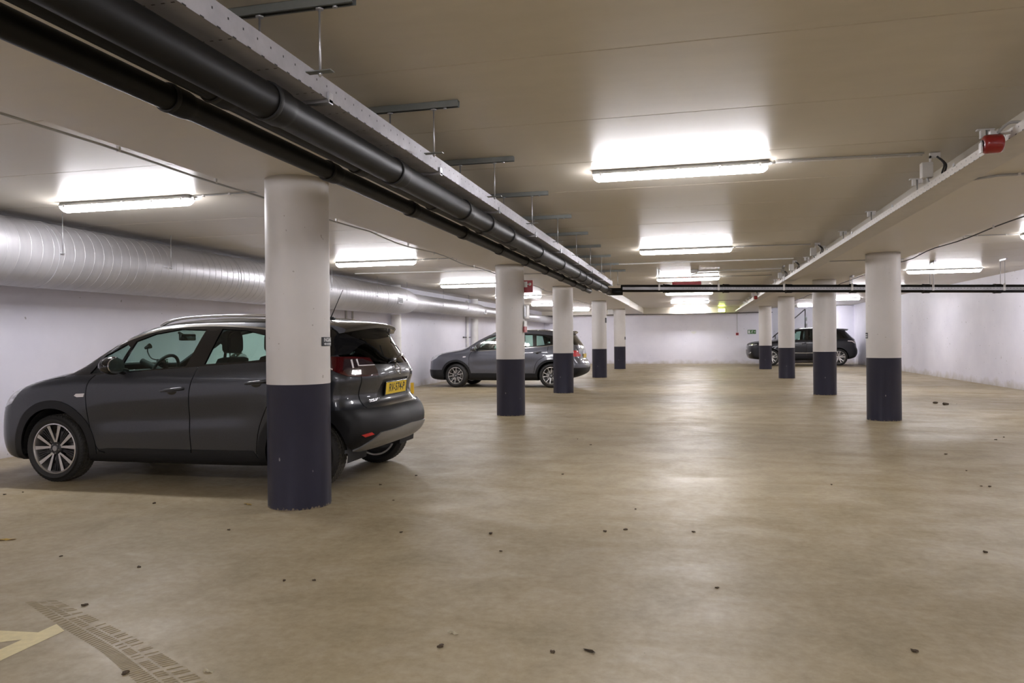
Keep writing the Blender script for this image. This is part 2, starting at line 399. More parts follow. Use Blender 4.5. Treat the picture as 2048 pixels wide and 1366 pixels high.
# ---------------------------------------------------------------- drain pipes
def drain(name, x, z, r, joints, y0, y1, lb):
    root = thing(name, (x, y0, z), lb, 'pipe', 'black drain pipes of the left ceiling run')
    ys = [y0] + joints + [y1]
    for i in range(len(ys) - 1):
        a, b = ys[i], ys[i + 1]; bm = bmesh.new()
        pr = [(r, a + .01)] if i == 0 else [(r + .004, a + .012), (r + .008, a + .014), (r + .008, a + .10), (r + .004, a + .13), (r, a + .15)]
        pr += [(r, b - .004)]
        lathe(bm, [(q, h - y0) for q, h in pr], 32, 'y', closed=True); obj('pipe_length', bm, M_PIPE, root, 40)
        if i > 0:
            bm = bmesh.new(); lathe(bm, [(r + .002, a - .014), (r + .009, a - .012), (r + .0105, a), (r + .009, a + .012), (r + .002, a + .014)][:: 1], 32, 'y', (0, -y0, 0)); obj('joint_ring', bm, M_PIPED, root, 40)
    return root
jb = [-.0 + 3.0 - 1.5 * 2, 1.5, 3.0, 4.45, 5.93, 6.66, 7.49, 9.0, 10.6, 12.1, 12.87, 13.65, 15.0, 16.3]
dr = drain('drain_pipe', -1.868, 2.402, .0805, jb, -6.9, 17.05, 'fat black drain pipe running away beneath the perforated cable tray')
bm = bmesh.new()
tube(bm, [(0, 23.95 - .02, 0), (.0, 23.98, 0), (.05, 24.06, .0), (.16, 24.12, .0), (.30, 24.14, .0)], .086, 20); obj('pipe_elbow', bm, M_PIPE, dr, 40)
jl = [-1.5, -.04, 1.42, 2.88, 4.37, 5.80, 7.25, 8.72, 10.16, 11.62, 13.08, 14.5, 15.9]
drain('drain_pipe', -2.285, 2.415, .0575, jl, -6.9, 16.9, 'thin black drain pipe, leftmost and lowest of the three side by side')
drain('drain_pipe', -2.115, 2.468, .0575, [y + .08 for y in jl], -6.9, 16.95, 'thin black drain pipe squeezed between the fat pipe and the leftmost one')
# cross run
cz = lambda x: 2.449 - .0262 * (x + .73)
def cross_pipe():
    root = thing('drain_pipe', (-1.6, 17.19, cz(-1.6)), 'long black drain pipe crossing the whole car park behind the widest right pillar', 'pipe')
    xs = [-1.6, -.62, .68, 2.0, 3.3, 4.72, 6.05, 7.6]; d = Vector((1, 0, -.0262)).normalized()
    for i in range(len(xs) - 1):
        a, b = xs[i], xs[i + 1]; bm = bmesh.new()
        P_ = lambda x: (x + 1.6, 0, cz(x) - cz(-1.6))
        tube(bm, [P_(a), P_(a + .10), P_(a + .13), P_(b)], [.096, .096, .085, .085] if i else [.085] * 4, 24); obj('pipe_length', bm, M_PIPE, root, 40)
        if i:
            bm = bmesh.new(); tube(bm, [P_(a - .03), P_(a + .0)], .101, 24); obj('joint_ring', bm, M_PIPED, root, 40)
cross_pipe()
# ---------------------------------------------------------------- cable trays
def perf_tray(name, x0, x1, z0, z1, y0, y1, lb, hole_side, n_hole_y=40.0, holes_bottom=True, mt=None):
    root = thing(name, (0, 0, 0), lb, 'cable tray')
    t = .0015; bm = bmesh.new()
    box(bm, x0, x1, y0, y1, z0, z0 + t)
    for x in (x0, x1): box(bm, x - t, x + t, y0, y1, z0, z1); box(bm, *((x - .012, x) if x == x1 else (x, x + .012)), y0, y1, z1 - t, z1)
    o = obj('tray_profile', bm, mt or M_TRAY, root)
    # punched holes along the side flange and across the bottom
    bm = bmesh.new(); xs = x1 + t + .0006 if hole_side > 0 else x0 - t - .0006; y = max(y0, 1.6) + .05
    while y < min(y1, 14):
        for dy, hz, hh in ((0, z0 + .62 * (z1 - z0), .010),):
            v = [bm.verts.new((xs, y + a, hz + b)) for a, b in ((-.004, -hh / 2), (.004, -hh / 2), (.004, hh / 2), (-.004, hh / 2))]; bm.faces.new(v)
        v = [bm.verts.new((xs, y + .04 + a, z0 + b)) for a, b in ((-.012, -.0004), (.012, -.0004), (.012, .005), (-.012, .005))]; bm.faces.new(v)
        y += .10 if y < 9 else .16
    tag(obj('side_holes', bm, M_SIGNBLACK, root), kind='stuff')
    if holes_bottom:
        bm = bmesh.new(); y = 1.6
        while y < 9:
            for k in range(7):
                xx = x1 - .02 - k * (x1 - x0 - .04) / 6; v = [bm.verts.new((xx + a, y + b, z0 - .0006)) for a, b in ((-.008, -.0035), (.008, -.0035), (.008, .0035), (-.008, .0035))]; bm.faces.new(v)
            y += .33
        tag(obj('bottom_holes', bm, M_SIGNBLACK, root), kind='stuff')
    return root
tr1 = perf_tray('cable_tray', -2.035, -1.75, 2.512, 2.61, -6.9, 16.75, 'wide perforated steel cable tray above the black drain pipes', 1)
for k in range(9):
    y = 3.37 + 1.66 * k; bm = bmesh.new(); box(bm, -2.04, -1.735, y - .02, y + .02, 2.4935, 2.5115, 0, .002); box(bm, -1.747, -1.735, y - .021, y + .021, 2.490, 2.545, 0, .002); obj('support_arm', bm, M_GALV, tr1)
tr2 = perf_tray('cable_tray', 1.95, 2.185, 2.548, 2.61, -6.9, 36.5, 'long pale cable tray beside the right-hand beam', -1, holes_bottom=False, mt=M_TRAYW)
bm = bmesh.new()
t3 = thing('cable_tray', (0, 0, 0), 'narrow steel cable tray crossing in front of the long cross pipe', 'cable tray')
P0, P1 = -1.55, 7.6
for (ya, yb, za, zb) in ((17.045, 17.048, -.033, .033), (17.045, 17.075, -.033, -.030), (17.045, 17.06, .030, .033)):
    v = [bm.verts.new((x, y, cz(x) - .008 + z)) for x in (P0, P1) for y in (ya, yb) for z in (za, zb)]
    for q in ((0, 1, 3, 2), (4, 6, 7, 5), (0, 4, 5, 1), (2, 3, 7, 6), (0, 2, 6, 4), (1, 5, 7, 3)): bm.faces.new([v[i] for i in q])
bmesh.ops.recalc_face_normals(bm, faces=bm.faces); obj('tray_profile', bm, M_TRAY, t3)
bm = bmesh.new(); x = -.2
while x < 7.4:
    v = [bm.verts.new((x + a, 17.0445, cz(x) + b)) for a, b in ((-.010, -.004), (.010, -.004), (.010, .004), (-.010, .004))]; bm.faces.new(v); x += .06
tag(obj('side_holes', bm, M_DARKC, t3), kind='stuff')
# hangers of the left run: ceiling rail, rods, foot plates
h0 = None
def nut(bm, x, y, z, r=.012, h=.012): lathe(bm, [(r, z - h / 2), (r, z + h / 2)], 6, 'z', (x, y, 0), closed=True)
for k in range(-2, 10):
    y = 3.075 + 1.528 * k
    if k < 0: continue
    if h0 is None:
        h0 = thing('pipe_hanger', (0, 0, 0), '', 'hanger', 'ceiling hangers of the pipe and tray run')
        bm = bmesh.new()
        for a, b, c, d in ((-2.44, -1.465, ZC - .041, ZC - .039), ): box(bm, a, b, -.0205, .0205, ZC - .003, ZC - .001)
        box(bm, -2.44, -1.465, -.0205, -.0185, ZC - .042, ZC - .001); box(bm, -2.44, -1.465, .0185, .0205, ZC - .042, ZC - .001)
        box(bm, -2.44, -1.465, -.0205, -.012, ZC - .042, ZC - .040); box(bm, -2.44, -1.465, .012, .0205, ZC - .042, ZC - .040)
        obj('ceiling_rail', bm, M_STRUT, h0)
        for xr_, zb in ((-1.637, 2.535), (-1.943, 2.545)):
            bm = bmesh.new(); tube(bm, [(xr_, 0, ZC - .03), (xr_, 0, zb - .02)], .005, 10); rd_ = obj('threaded_rod', bm, M_GALV, h0)
            bm = bmesh.new(); nut(bm, xr_, 0, ZC - .048, .020, .006); obj('washer_plate', bm, M_GALV, rd_)
            bm = bmesh.new(); nut(bm, xr_, 0, zb - .008, .010, .010); obj('nut', bm, M_GALV, rd_)
        bm = bmesh.new(); box(bm, -1.70, -1.575, -.02, .02, 2.535, 2.540, 0, .001); obj('foot_plate', bm, M_STRUT, h0)
        bm = bmesh.new(); nut(bm, -1.56, 0, ZC - .046, .012, .008); obj('rail_nut', bm, M_GALV, h0)
        o = h0
    else: o = copy_tree(h0)
    o.location = (0, y, 0); o['label'] = 'steel rail hanger above the tray and black pipes, %s along the left run' % ['nearest the camera', 'second', 'third', 'fourth', 'fifth', 'sixth', 'seventh', 'eighth', 'ninth', 'last'][k]
# hangers of the right tray
h1 = None
for k, y in enumerate((2.7, 4.45, 6.3, 8.09, 10.03, 11.8, 13.6, 15.4, 19.2, 21.0, 22.8, 24.6, 26.4, 28.2, 30.0, 31.8, 33.6)):
    if h1 is None:
        h1 = thing('tray_hanger', (0, 0, 0), '', 'hanger', 'short hangers of the right tray')
        bm = bmesh.new(); box(bm, 2.10, 2.22, -.02, .02, ZC - .012, ZC - .001, 0, .002); box(bm, 2.125, 2.155, -.02, .02, ZC - .07, ZC - .01, 0, .002); box(bm, 2.185, 2.215, -.02, .02, ZC - .05, ZC - .01, 0, .002); obj('ceiling_plate', bm, M_WHITEP, h1)
        bm = bmesh.new(); tube(bm, [(2.17, 0, ZC - .01), (2.17, 0, 2.60)], .006, 10); obj('threaded_rod', bm, M_GALV, h1)
        bm = bmesh.new(); box(bm, 1.94, 2.20, -.02, .02, 2.600, 2.606, 0, .001); box(bm, 1.94, 1.943, -.02, .02, 2.60, 2.625); obj('support_arm', bm, M_GALV, h1)
        o = h1
    else: o = copy_tree(h1)
    o.location = (0, y, 0)
    o['label'] = 'short steel hanger holding the right-hand cable tray, number %s from the camera' % (['one', 'two', 'three', 'four', 'five', 'six', 'seven', 'eight', 'nine', 'ten', 'eleven', 'twelve', 'thirteen', 'fourteen', 'fifteen', 'sixteen', 'seventeen'][k])
# hangers of the cross run
for k, (x, wh) in enumerate(((-.73, 'left of the middle aisle lights'), (.565, 'right of the middle aisle lights'), (1.93, 'where the right tray meets it'), (3.30, 'hidden behind the widest right pillar'), (4.86, 'just right of the widest right pillar'), (6.17, 'nearest the right edge of the photo'))):
    t = thing('pipe_hanger', (x, 17.12, 0), 'twin-rod hanger on the cross pipe, %s' % wh, 'hanger', 'hangers of the cross pipe')
    zz = cz(x); zt = (ZS if 2.25 < x < 3.45 else ZC)
    bm = bmesh.new(); box(bm, -.018, .018, -.20, .12, zt - .035, zt - .001, 0, .003); obj('ceiling_rail', bm, M_GALV, t)
    for dy in (-.10, .07):
        bm = bmesh.new(); tube(bm, [(0 if dy < 0 else -.02, dy, zt - .03), (0 if dy < 0 else -.02, dy, zz + (.02 if dy < 0 else .09))], .005, 8); obj('threaded_rod', bm, M_GALV, t)
    bm = bmesh.new(); box(bm, -.02, .02, -.082, -.076, zz - .05, zz + .10, 0, .002); box(bm, -.02, .02, -.105, -.076, zz + .093, zz + .098); obj('flat_bracket', bm, M_WHITEP, t)
# ---------------------------------------------------------------- air duct
dt = thing('air_duct', (-7.29, 0, 2.335), 'big silver spiral air duct under the left ceiling', 'duct')
def duct_part(name, prof, y0, spiral=None):
    bm = bmesh.new(); lathe(bm, prof, 64, 'y', closed=True); o = obj(name, bm, M_DUCT, dt, 40)
    return o
def spiral(name, rf, y0, y1, pitch):
    bm = bmesh.new(); n = int((y1 - y0) / pitch); N = n * 40; pts = []
    A = None
    for i in range(N + 1):
        a = 2 * PI * i / 40; y = y0 + pitch * i / 40; r = rf(y)
        ring = [bm.verts.new((math.cos(a) * q, y + dy, math.sin(a) * q)) for q, dy in ((r - .001, -.006), (r + .0032, -.003), (r + .0032, .003), (r - .001, .006))]
        if A:
            for k in range(3):
                f = bm.faces.new((A[k], A[k + 1], ring[k + 1], ring[k])); f.smooth = True
        A = ring
    obj(name, bm, M_DUCT, dt)
R1 = lambda y: .388 - .0035 * max(0, y - 4)
duct_part('duct_length', [(R1(-6.9), -6.9), (R1(4), 4.0), (R1(17.6), 17.6), (R1(17.6) - .02, 17.95), (.29, 18.25), (.245, 18.42), (.235, 18.5)], 0)
spiral('spiral_seam', R1, -6.8, 17.2, .145)
duct_part('duct_length', [(.232, 18.4), (.232, 24.7), (.225, 25.0), (.19, 25.3), (.185, 25.4)], 0); spiral('spiral_seam', lambda y: .232, 18.7, 24.6, .145)
duct_part('duct_length', [(.183, 25.3), (.183, 38.9)], 0)
for y, r in ((5.0, R1(5)), (6.93, R1(6.93)), (10.4, R1(10.4)), (11.4, R1(11.4)), (16.3, R1(16.3)), (21.9, .232)):
    bm = bmesh.new(); lathe(bm, [(r, y - .03), (r + .006, y - .028), (r + .007, y), (r + .006, y + .028), (r, y + .03)], 64, 'y'); obj('joint_band', bm, M_DUCT, dt, 40)
for k, (y, r) in enumerate(((3.2, .388), (5.1, .386), (6.93, .38), (8.73, .37), (11.06, .36), (13.4, .355), (15.6, .345), (17.4, .34), (20.5, .232), (23.0, .232))):
    bm = bmesh.new()
    for s in (1,):
        tube(bm, [(s * (r + .012), y, ZL - 2.335 - .002), (s * (r + .012), y, -.02)], .0045, 8)
    box(bm, r - .002, r + .03, y - .025, y + .025, -.006, .006, 0, .001); obj('hanging_rod', bm, M_GALV, dt)
for y, r, w_, h_ in ((17.0, .34, .26, .125), (25.1, .215, .20, .12)):
    bm = bmesh.new(); a = -.10
    box(bm, r - .03, r + .012, y - w_ / 2 - .02, y + w_ / 2 + .02, -h_ / 2 - .02 - .03, h_ / 2 + .02 - .03, 0, .004); g_ = obj('air_grille', bm, M_DUCT, dt)
    bm = bmesh.new(); box(bm, r + .010, r + .014, y - w_ / 2, y + w_ / 2, -h_ / 2 - .03, h_ / 2 - .03); 
    obj('dark_opening', bm, M_DARKC, g_)
    for q in range(5):
        bm = bmesh.new(); zz = -h_ / 2 - .03 + h_ * (q + .5) / 5; box(bm, r + .012, r + .018, y - w_ / 2, y + w_ / 2, zz - .003, zz + .003); obj('louvre', bm, M_GREYP, g_)
for (x, y, r, lb) in ((-7.575, 18.2, .135, 'fat white downpipe on the left wall under the end of the big duct'), (-7.58, 25.45, .125, 'fat white downpipe on the left wall behind the blue-grey SUV')):
    bm = bmesh.new(); pr = [(r, 0)]
    for z in (.45, .9, 1.4, 1.9): pr += [(r, z - .01), (r + .004, z - .008), (r + .004, z + .008), (r, z + .01)]
    zc_ = 2.0 if y < 20 else 2.08
    lathe(bm, pr + [(r, zc_)], 40, 'z', closed=True); o = thing('downpipe', (x, y, 0), lb, 'pipe', 'downpipes on the left wall'); obj('lower_pipe', bm, M_WHITEP, o, 40)
    bm = bmesh.new(); lathe(bm, [(r, 2.66 if y < 20 else 2.575), (r, ZL - .001)], 40, 'z', closed=True); obj('upper_pipe', bm, M_WHITEP, o, 40)
for (y, y2, lb) in ((16.9, 18.1, 'thin dark rod on the left wall meeting the first fat downpipe'), (24.55, 25.35, 'thin dark rod on the left wall meeting the second fat downpipe')):
    bm = bmesh.new(); tube(bm, [(XL + .04, y, 1.42), (XL + .04, y2, 1.42)], .012, 8); box(bm, XL, XL + .045, y - .02, y + .02, 1.40, 1.44); tag(obj('wall_rod', bm, M_DARKC), lb, 'rod')
for (y, w_, lb) in ((15.62, .022, 'thin white conduit going up the left wall behind the first car roof, left one'), (15.95, .022, 'thin white conduit going up the left wall behind the first car roof, right one'), (24.9, .05, 'slim white downpipe on the left wall left of the second fat downpipe')):
    bm = bmesh.new(); tube(bm, [(XL + w_, y, .02), (XL + w_, y, 2.70)], w_, 12)
    for z in (.6, 1.4, 2.1): box(bm, XL, XL + w_ * 2, y - w_ * 1.2, y + w_ * 1.2, z - .01, z + .01)
    tag(obj('wall_conduit', bm, M_WHITEP), lb, 'conduit', 'thin pipes on the left wall')
# ---------------------------------------------------------------- conduits
def conduit(name, pts, r, m, lb, clips=(), group=None, cat='conduit', dz=.012):
    root = thing(name, pts[0], lb, cat, group)
    o0 = Vector(pts[0]); bm = bmesh.new(); tube(bm, [Vector(p) - o0 for p in pts], r, 10); obj('conduit_pipe', bm, m, root, 50)
    for c in clips:
        c = Vector(c) - o0; bm = bmesh.new(); box(bm, c.x - .011, c.x + .011, c.y - .011, c.y + .011, c.z - r - .003, c.z + dz, 0, .002); obj('saddle_clip', bm, M_WHITEP, root)
    return root
yy = [(-4.12, y, 2.737 + (.006 * math.sin(y * 3.1) if y < 9 else .014 * math.sin(y * 2.3))) for y in [(-6.5 + .5 * k) for k in range(90)]]
conduit('ceiling_conduit', [(x + (.0 if y < 9 else .03 * math.sin(y * 1.7)), y, z) for x, y, z in yy], .009, M_GREYP, 'long thin conduit running along the left beam over the parked cars', [(-4.12, 1.2 + 1.15 * k, 2.742) for k in range(30)], dz=.035)
conduit('ceiling_cable', [(4.05 + .03 * math.sin(y * 1.7), y, 2.80 + .012 * math.sin(y * 2.3)) for y in [(-6.5 + .5 * k) for k in range(90)]], .009, M_DARKC, 'wavy dark cable clipped along the right side of the right-hand beam', [(4.05, 1.2 + 1.15 * k, 2.81) for k in range(30)], cat='cable', dz=.055)
for k, y in enumerate(CY[1:]):
    conduit('ceiling_conduit', [(.70, y + .02, ZC - .012), (1.92, y + .10, ZC - .012)], .009, M_WHITEP, 'twin thin conduit from the %s middle aisle light to the right tray' % ordn[k], [(.85, y + .03, ZC - .012), (1.2, y + .052, ZC - .012), (1.55, y + .075, ZC - .012), (1.82, y + .093, ZC - .012)], 'conduits of the middle aisle lights')
    conduit('ceiling_conduit', [(.72, y - .03, ZC - .01), (1.92, y + .05, ZC - .01)], .007, M_GREYP, 'grey inner line beside the conduit of the %s middle aisle light' % ordn[k], (), 'conduits of the middle aisle lights')
for k, y in enumerate(LY):
    conduit('ceiling_conduit', [(-4.80, y, ZL - .011), (-4.0, y - .02, ZL - .011)], .008, M_GREYP, 'short conduit from the %s left bay light to the beam' % ordn[k], [(-4.7, y, ZL - .012), (-4.4, y - .01, ZL - .012)], 'conduits of the left bay lights')
for k, y in enumerate(RY):
    conduit('ceiling_conduit', [(4.05, y, ZC - .011), (4.88, y, ZC - .011)], .008, M_GREYP, 'short conduit from the right beam to right bay light number %s' % ['one', 'two', 'three', 'four', 'five'][k], [(4.3, y, ZC - .012), (4.7, y, ZC - .012)], 'conduits of the right bay lights')
conduit('ceiling_conduit', [(-7.0, 14.6, ZL - .02), (-3.9, 14.9, ZL - .02)], .012, M_WHITEP, 'white conduit crossing the left ceiling between the second and third left lights', [(-6.6 + .55 * k, 14.64 + .052 * k, ZL - .02) for k in range(5)])
conduit('ceiling_conduit', [(-2.4, 15.45, ZC - .015), (1.93, 15.45, ZC - .015)], .012, M_WHITEP, 'white conduit crossing the whole middle ceiling before the third light', [(-2 + .8 * k, 15.45, ZC - .014) for k in range(5)])
conduit('ceiling_conduit', [(.18, 17.42, ZC - .03), (1.0, 17.42, ZC - .03), (1.93, 17.42, ZC - .03)], .014, M_WHITEP, 'thick white conduit from the ceiling box towards the right tray', [(.6, 17.42, ZC - .03), (1.4, 17.42, ZC - .03)])
conduit('ceiling_conduit', [(-.02, 18.1, 2.72), (-.02, 18.1, 2.80), (.04, 18.1, 2.83), (.14, 18.1, ZC - .02), (1.93, 18.1, ZC - .02)], .012, M_WHITEP, 'white conduit bending down to the red hanging sign', [(.4, 18.1, ZC - .018), (1.0, 18.1, ZC - .018)])
bm = bmesh.new(); box(bm, -.04, .12, 17.32, 17.50, ZC - .07, ZC - .002, 0, .008); tube(bm, [(.12, 17.42, ZC - .03), (.16, 17.42, ZC - .03)], .022, 12); tag(obj('junction_box', bm, M_WHITEP), 'white junction box on the middle ceiling above the cross pipe', 'box')
conduit('beam_conduit', [(2.24, 6.82, ZS - .02), (2.40, 6.74, ZS - .012), (3.4, 6.74, ZS - .012)], .010, M_GREYP, 'pale conduit across the underside of the right beam near the red siren', [(2.55, 6.74, ZS - .011), (3.0, 6.74, ZS - .011)])
conduit('beam_conduit', [(2.26, 13.6, ZS - .010), (3.44, 13.6, ZS - .010)], .008, M_GREYP, 'thin line across the right beam just behind the widest right pillar')
conduit('beam_conduit', [(-3.5, 14.2, ZS - .010), (-2.46, 14.2, ZS - .010)], .008, M_GREYP, 'thin line across the left beam above the red fire hose sign')
conduit('back_conduit', [(XL + .05, 38.33, 2.545), (3.8, 38.33, 2.545)], .018, M_DARKC, 'dark pipe along the top of the far white wall', cat='pipe')
# boxes with cables along the right tray
for k, (y, n_) in enumerate(((6.98, 'nearest, near the siren'), (13.1, 'second'), (15.9, 'third'), (17.9, 'fourth, behind the cross pipe'), (25.7, 'farthest, beside the small red siren'))):
    t = thing('junction_box', (2.0, y, 2.72), 'pale box with dark cables by the right tray, %s' % n_, 'box', 'cable boxes at the right tray')
    bm = bmesh.new(); box(bm, -.10, -.01, -.035, .035, -.065, .065, 0, .008); box(bm, -.03, .05, -.015, .015, .10, .145); box(bm, -.03, -.02, -.015, .015, .05, .12); obj('box_body', bm, M_WHITEP, t)
    for q, (a, b) in enumerate(((.02, -.02), (.05, .03), (-.08, .0))):
        bm = bmesh.new()
        if a > 0: tube(bm, cr([(a, b, .11), (a + .05, b - .02, .04), (a + .03, b - .03, -.05), (a + .07, b - .06, -.10)], 5), .008, 8)
        else: tube(bm, cr([(a + .03, b, -.06), (a + .04, b - .01, -.10), (a + .08, b - .02, -.10)], 4), .009, 8)
        obj('cable', bm, M_DARKC if a > 0 else M_GREYP, t, 60)
# sirens
def siren(y, r, lb):
    t = thing('siren', (1.86, y, 2.525), lb, 'siren', 'red sirens on the right tray')
    bm = bmesh.new(); lathe(bm, [(.001, -1.35), (.55, -1.35), (.80, -1.25), (.92, -1.1), (.98, -.9), (1.0, -.6), (1.0, .75), (.96, 1.0), (.85, 1.15), (.6, 1.25), (.001, 1.25)], 32, 'y')
    for v in bm.verts: v.co = Vector((v.co.y * .74, v.co.x, v.co.z)) * r
    bmesh.ops.reverse_faces(bm, faces=bm.faces)
    obj('siren_body', bm, M_RED, t, 35)
    bm = bmesh.new(); lathe(bm, [(.3, -1.36), (.42, -1.50), (.42, -1.42), (.5, -1.34)], 20, 'y')
    for v in bm.verts: v.co = Vector((v.co.y * .74, v.co.x, v.co.z)) * r
    obj('horn_mouth', bm, M_SIGNBLACK, t)
    bm = bmesh.new(); box(bm, .03, .10, -.03, .03, r * .98, r * .98 + .008, 0, .002); box(bm, -.02, .02, -.015, .015, r * .9, r + .02, 0, .003); obj('mounting_bracket', bm, M_WHITEP, t)
    bm = bmesh.new(); tube(bm, cr([(.02, -.02, r), (.07, -.06, r + .05), (.13, -.12, r + .03), (.16, -.20, r - .02)], 5), .009, 8); obj('cable', bm, M_GREYP, t)
    bm = bmesh.new(); box(bm, -.075, -.063, -.02, .02, -.055, .01, 0, .003); obj('side_tab', bm, M_WHITEP, t)
siren(5.30, .060, 'red cylindrical siren on the right tray, big in the upper right corner')
siren(23.6, .055, 'small red siren far down the right tray')
bm = bmesh.new(); box(bm, 1.935, 1.94, 4.93, 4.97, 2.55, 2.74, 0, .001); tag(obj('flat_bracket', bm, M_WHITEP), 'upright white flat bracket on the right tray beside the red siren', 'bracket')
# ---------------------------------------------------------------- signs
def curved_sign(cx, cy, a0, a1, z0, z1, name, lb, cat, draw=None, mt=M_SIGNBLACK, r=CR + .004, th=.003):
    root = thing(name, (cx, cy, 0), lb, cat); bm = bmesh.new(); n = 16; rows = []
    for i in range(n + 1):
        a = a0 + (a1 - a0) * i / n; c, s = math.cos(a), math.sin(a)
        rows.append([bm.verts.new((c * q, s * q, z)) for q, z in ((r, z0), (r + th, z0), (r + th, z1), (r, z1))])
    for i in range(n):
        for k in range(4): bm.faces.new((rows[i][k], rows[i][(k + 1) % 4], rows[i + 1][(k + 1) % 4], rows[i + 1][k]))
    bm.faces.new(rows[0]); bm.faces.new(rows[-1][::-1]); bmesh.ops.recalc_face_normals(bm, faces=bm.faces)
    obj('plate', bm, mt, root)
    if draw:
        for nm, b, m in draw():
            for v in b.verts:
                a = a0 + v.co.x / (r + th); q = r + th + .0008 + max(0, v.co.z) * .3; z = v.co.y + (z0 + z1) / 2; v.co = Vector((math.cos(a) * q, math.sin(a) * q, z))
            obj(nm, b, m, root)
    return root
def ing_draw():
    b = text_bm('INGANG', .042, .0005, cx=.92); bmesh.ops.translate(b, vec=(.098, .012, 0), verts=b.verts); out = [('lettering', b, M_SIGNWHITE)]
    b = bmesh.new(); v = [b.verts.new((x, y, .0005)) for x, y in ((.022, -.019), (.044, -.010), (.044, -.016), (.17, -.016), (.17, -.022), (.044, -.022), (.044, -.028))]; b.faces.new(v[:3] + v[-1:]) if False else b.faces.new(v)
    bmesh.ops.subdivide_edges(b, edges=b.edges, cuts=5); bmesh.ops.triangulate(b, faces=b.faces); out.append(('arrow', b, M_SIGNWHITE)); return out
a_s = math.radians(-15.7)
curved_sign(-3.10, 5.416, a_s, a_s + .80, 1.276, 1.347, 'direction_sign', 'small black INGANG sign with left arrow wrapped on the nearest pillar', 'sign', ing_draw)
def bar_draw():
    out = []
    for nm, y in (('lettering', .012), ('arrow', -.018)):
        b = bmesh.new(); v = [b.verts.new((x, y + q, .0005)) for x, q in ((.02, -.006), (.15, -.006), (.15, .006), (.02, .006))]; b.faces.new(v); bmesh.ops.subdivide_edges(b, edges=b.edges, cuts=3); bmesh.ops.triangulate(b, faces=b.faces); out.append((nm, b, M_SIGNWHITE))
    return out
curved_sign(2.908, 12.70, math.radians(-200), math.radians(-164), 1.28, 1.37, 'direction_sign', 'small dark sign wrapped on the left edge of the widest right pillar', 'sign', bar_draw)
curved_sign(-3.10, 25.25, math.radians(-30), math.radians(12), 1.86, 2.03, 'wall_plate', 'small dark plate on the right edge of the fourth left pillar', 'sign')
curved_sign(-3.10, 32.5, math.radians(-28), math.radians(0), 1.28, 1.40, 'wall_plate', 'tiny dark plate on the right edge of the farthest left pillar', 'sign')
# fire hose sign
t = thing('fire_sign', (-2.80, 12.62, 2.24), 'red square fire hose sign sticking out beside the second left pillar', 'sign')
bm = bmesh.new(); box(bm, -.10, .10, -.008, .008, -.105, .105, 0, .002); obj('sign_plate', bm, M_SIGNRED, t)
bm = bmesh.new(); box(bm, -.075, .005, -.0095, -.008, -.015, .085); obj('reel_pictogram', bm, M_SIGNWHITE, t)
bm = bmesh.new(); box(bm, -.065, -.057, -.0095, -.008, -.075, -.015); obj('hose_pictogram', bm, M_SIGNWHITE, t)
bm = bmesh.new(); box(bm, .005, .04, -.0095, -.008, .030, .045); obj('pipe_pictogram', bm, M_SIGNWHITE, t)
bm = bmesh.new(); lathe(bm, [(.001, -.0095), (.026, -.0095), (.026, -.008)], 24, 'y', (.052, 0, .037)); obj('wheel_pictogram', bm, M_SIGNWHITE, t)
t = thing('key_box', (-2.835, 12.66, 1.80), 'narrow white framed box on the right side of the second left pillar', 'box')
bm = bmesh.new(); box(bm, 0, .035, -.12, .12, -.12, .12, 0, .004); obj('box_body', bm, M_WHITEP, t)
bm = bmesh.new(); box(bm, -.004, .030, -.128, -.120, -.09, .09); obj('front_frame', bm, M_GALV, t)
bm = bmesh.new(); box(bm, .028, .040, -.10, .10, -.10, .10); obj('door', bm, M_SIGNWHITE, t)
t = thing('instruction_sign', (-2.835, 12.60, 1.54), 'red and white instruction sheet on the right side of the second left pillar', 'sign')
bm = bmesh.new(); box(bm, 0, .006, -.10, .12, -.10, .10); obj('upper_sheet', bm, M_SIGNWHITE, t)
bm = bmesh.new(); box(bm, -.005, .008, -.104, .10, -.10, .0); obj('lower_sheet', bm, M_SIGNRED, t)
# red hanging sign in the middle aisle
t = thing('hanging_sign', (-.14, 18.9, 2.655), 'long pinkish-red sign hanging in front of the third middle light', 'sign')
bm = bmesh.new(); box(bm, -.35, .35, -.012, .012, -.07, .055, 0, .004); obj('sign_plate', bm, M_SIGNRED, t)
for x in (-.30, .30):
    bm = bmesh.new(); tube(bm, [(x, 0, .05), (x, 0, ZC - 2.655 - .002)], .006, 8); obj('hanging_rod', bm, M_GALV, t)
# far wall fittings
M_EXITL = mat_lamp('exit_lamp_glow', (.80, 1.0, .20), 5.0)
t = thing('emergency_lamp', (1.40, 38.34, 2.68), 'glowing yellow-green emergency lamp at the top of the far wall', 'lamp')
bm = bmesh.new(); box(bm, -.17, .17, -.05, 0, -.09, .09, 0, .01); obj('lamp_housing', bm, M_WHITEP, t)
bm = bmesh.new(); box(bm, -.15, .15, -.075, -.05, -.075, .075, 0, .01); obj('lamp_lens', bm, M_EXITL, t)
t = thing('exit_sign', (2.87, YB, 1.60), 'green exit sign with running figure and arrow on the far wall', 'sign')
bm = bmesh.new(); box(bm, -.20, .20, -.012, -.001, -.10, .10, 0, .002); obj('sign_plate', bm, M_SIGNGREEN, t)
bm = bmesh.new(); v = [bm.verts.new((x, -.0135, z)) for x, z in ((.10, -.01), (.14, -.01), (.14, -.03), (.18, 0), (.14, .03), (.14, .01), (.10, .01))]; bm.faces.new(v); obj('arrow', bm, M_SIGNWHITE, t)
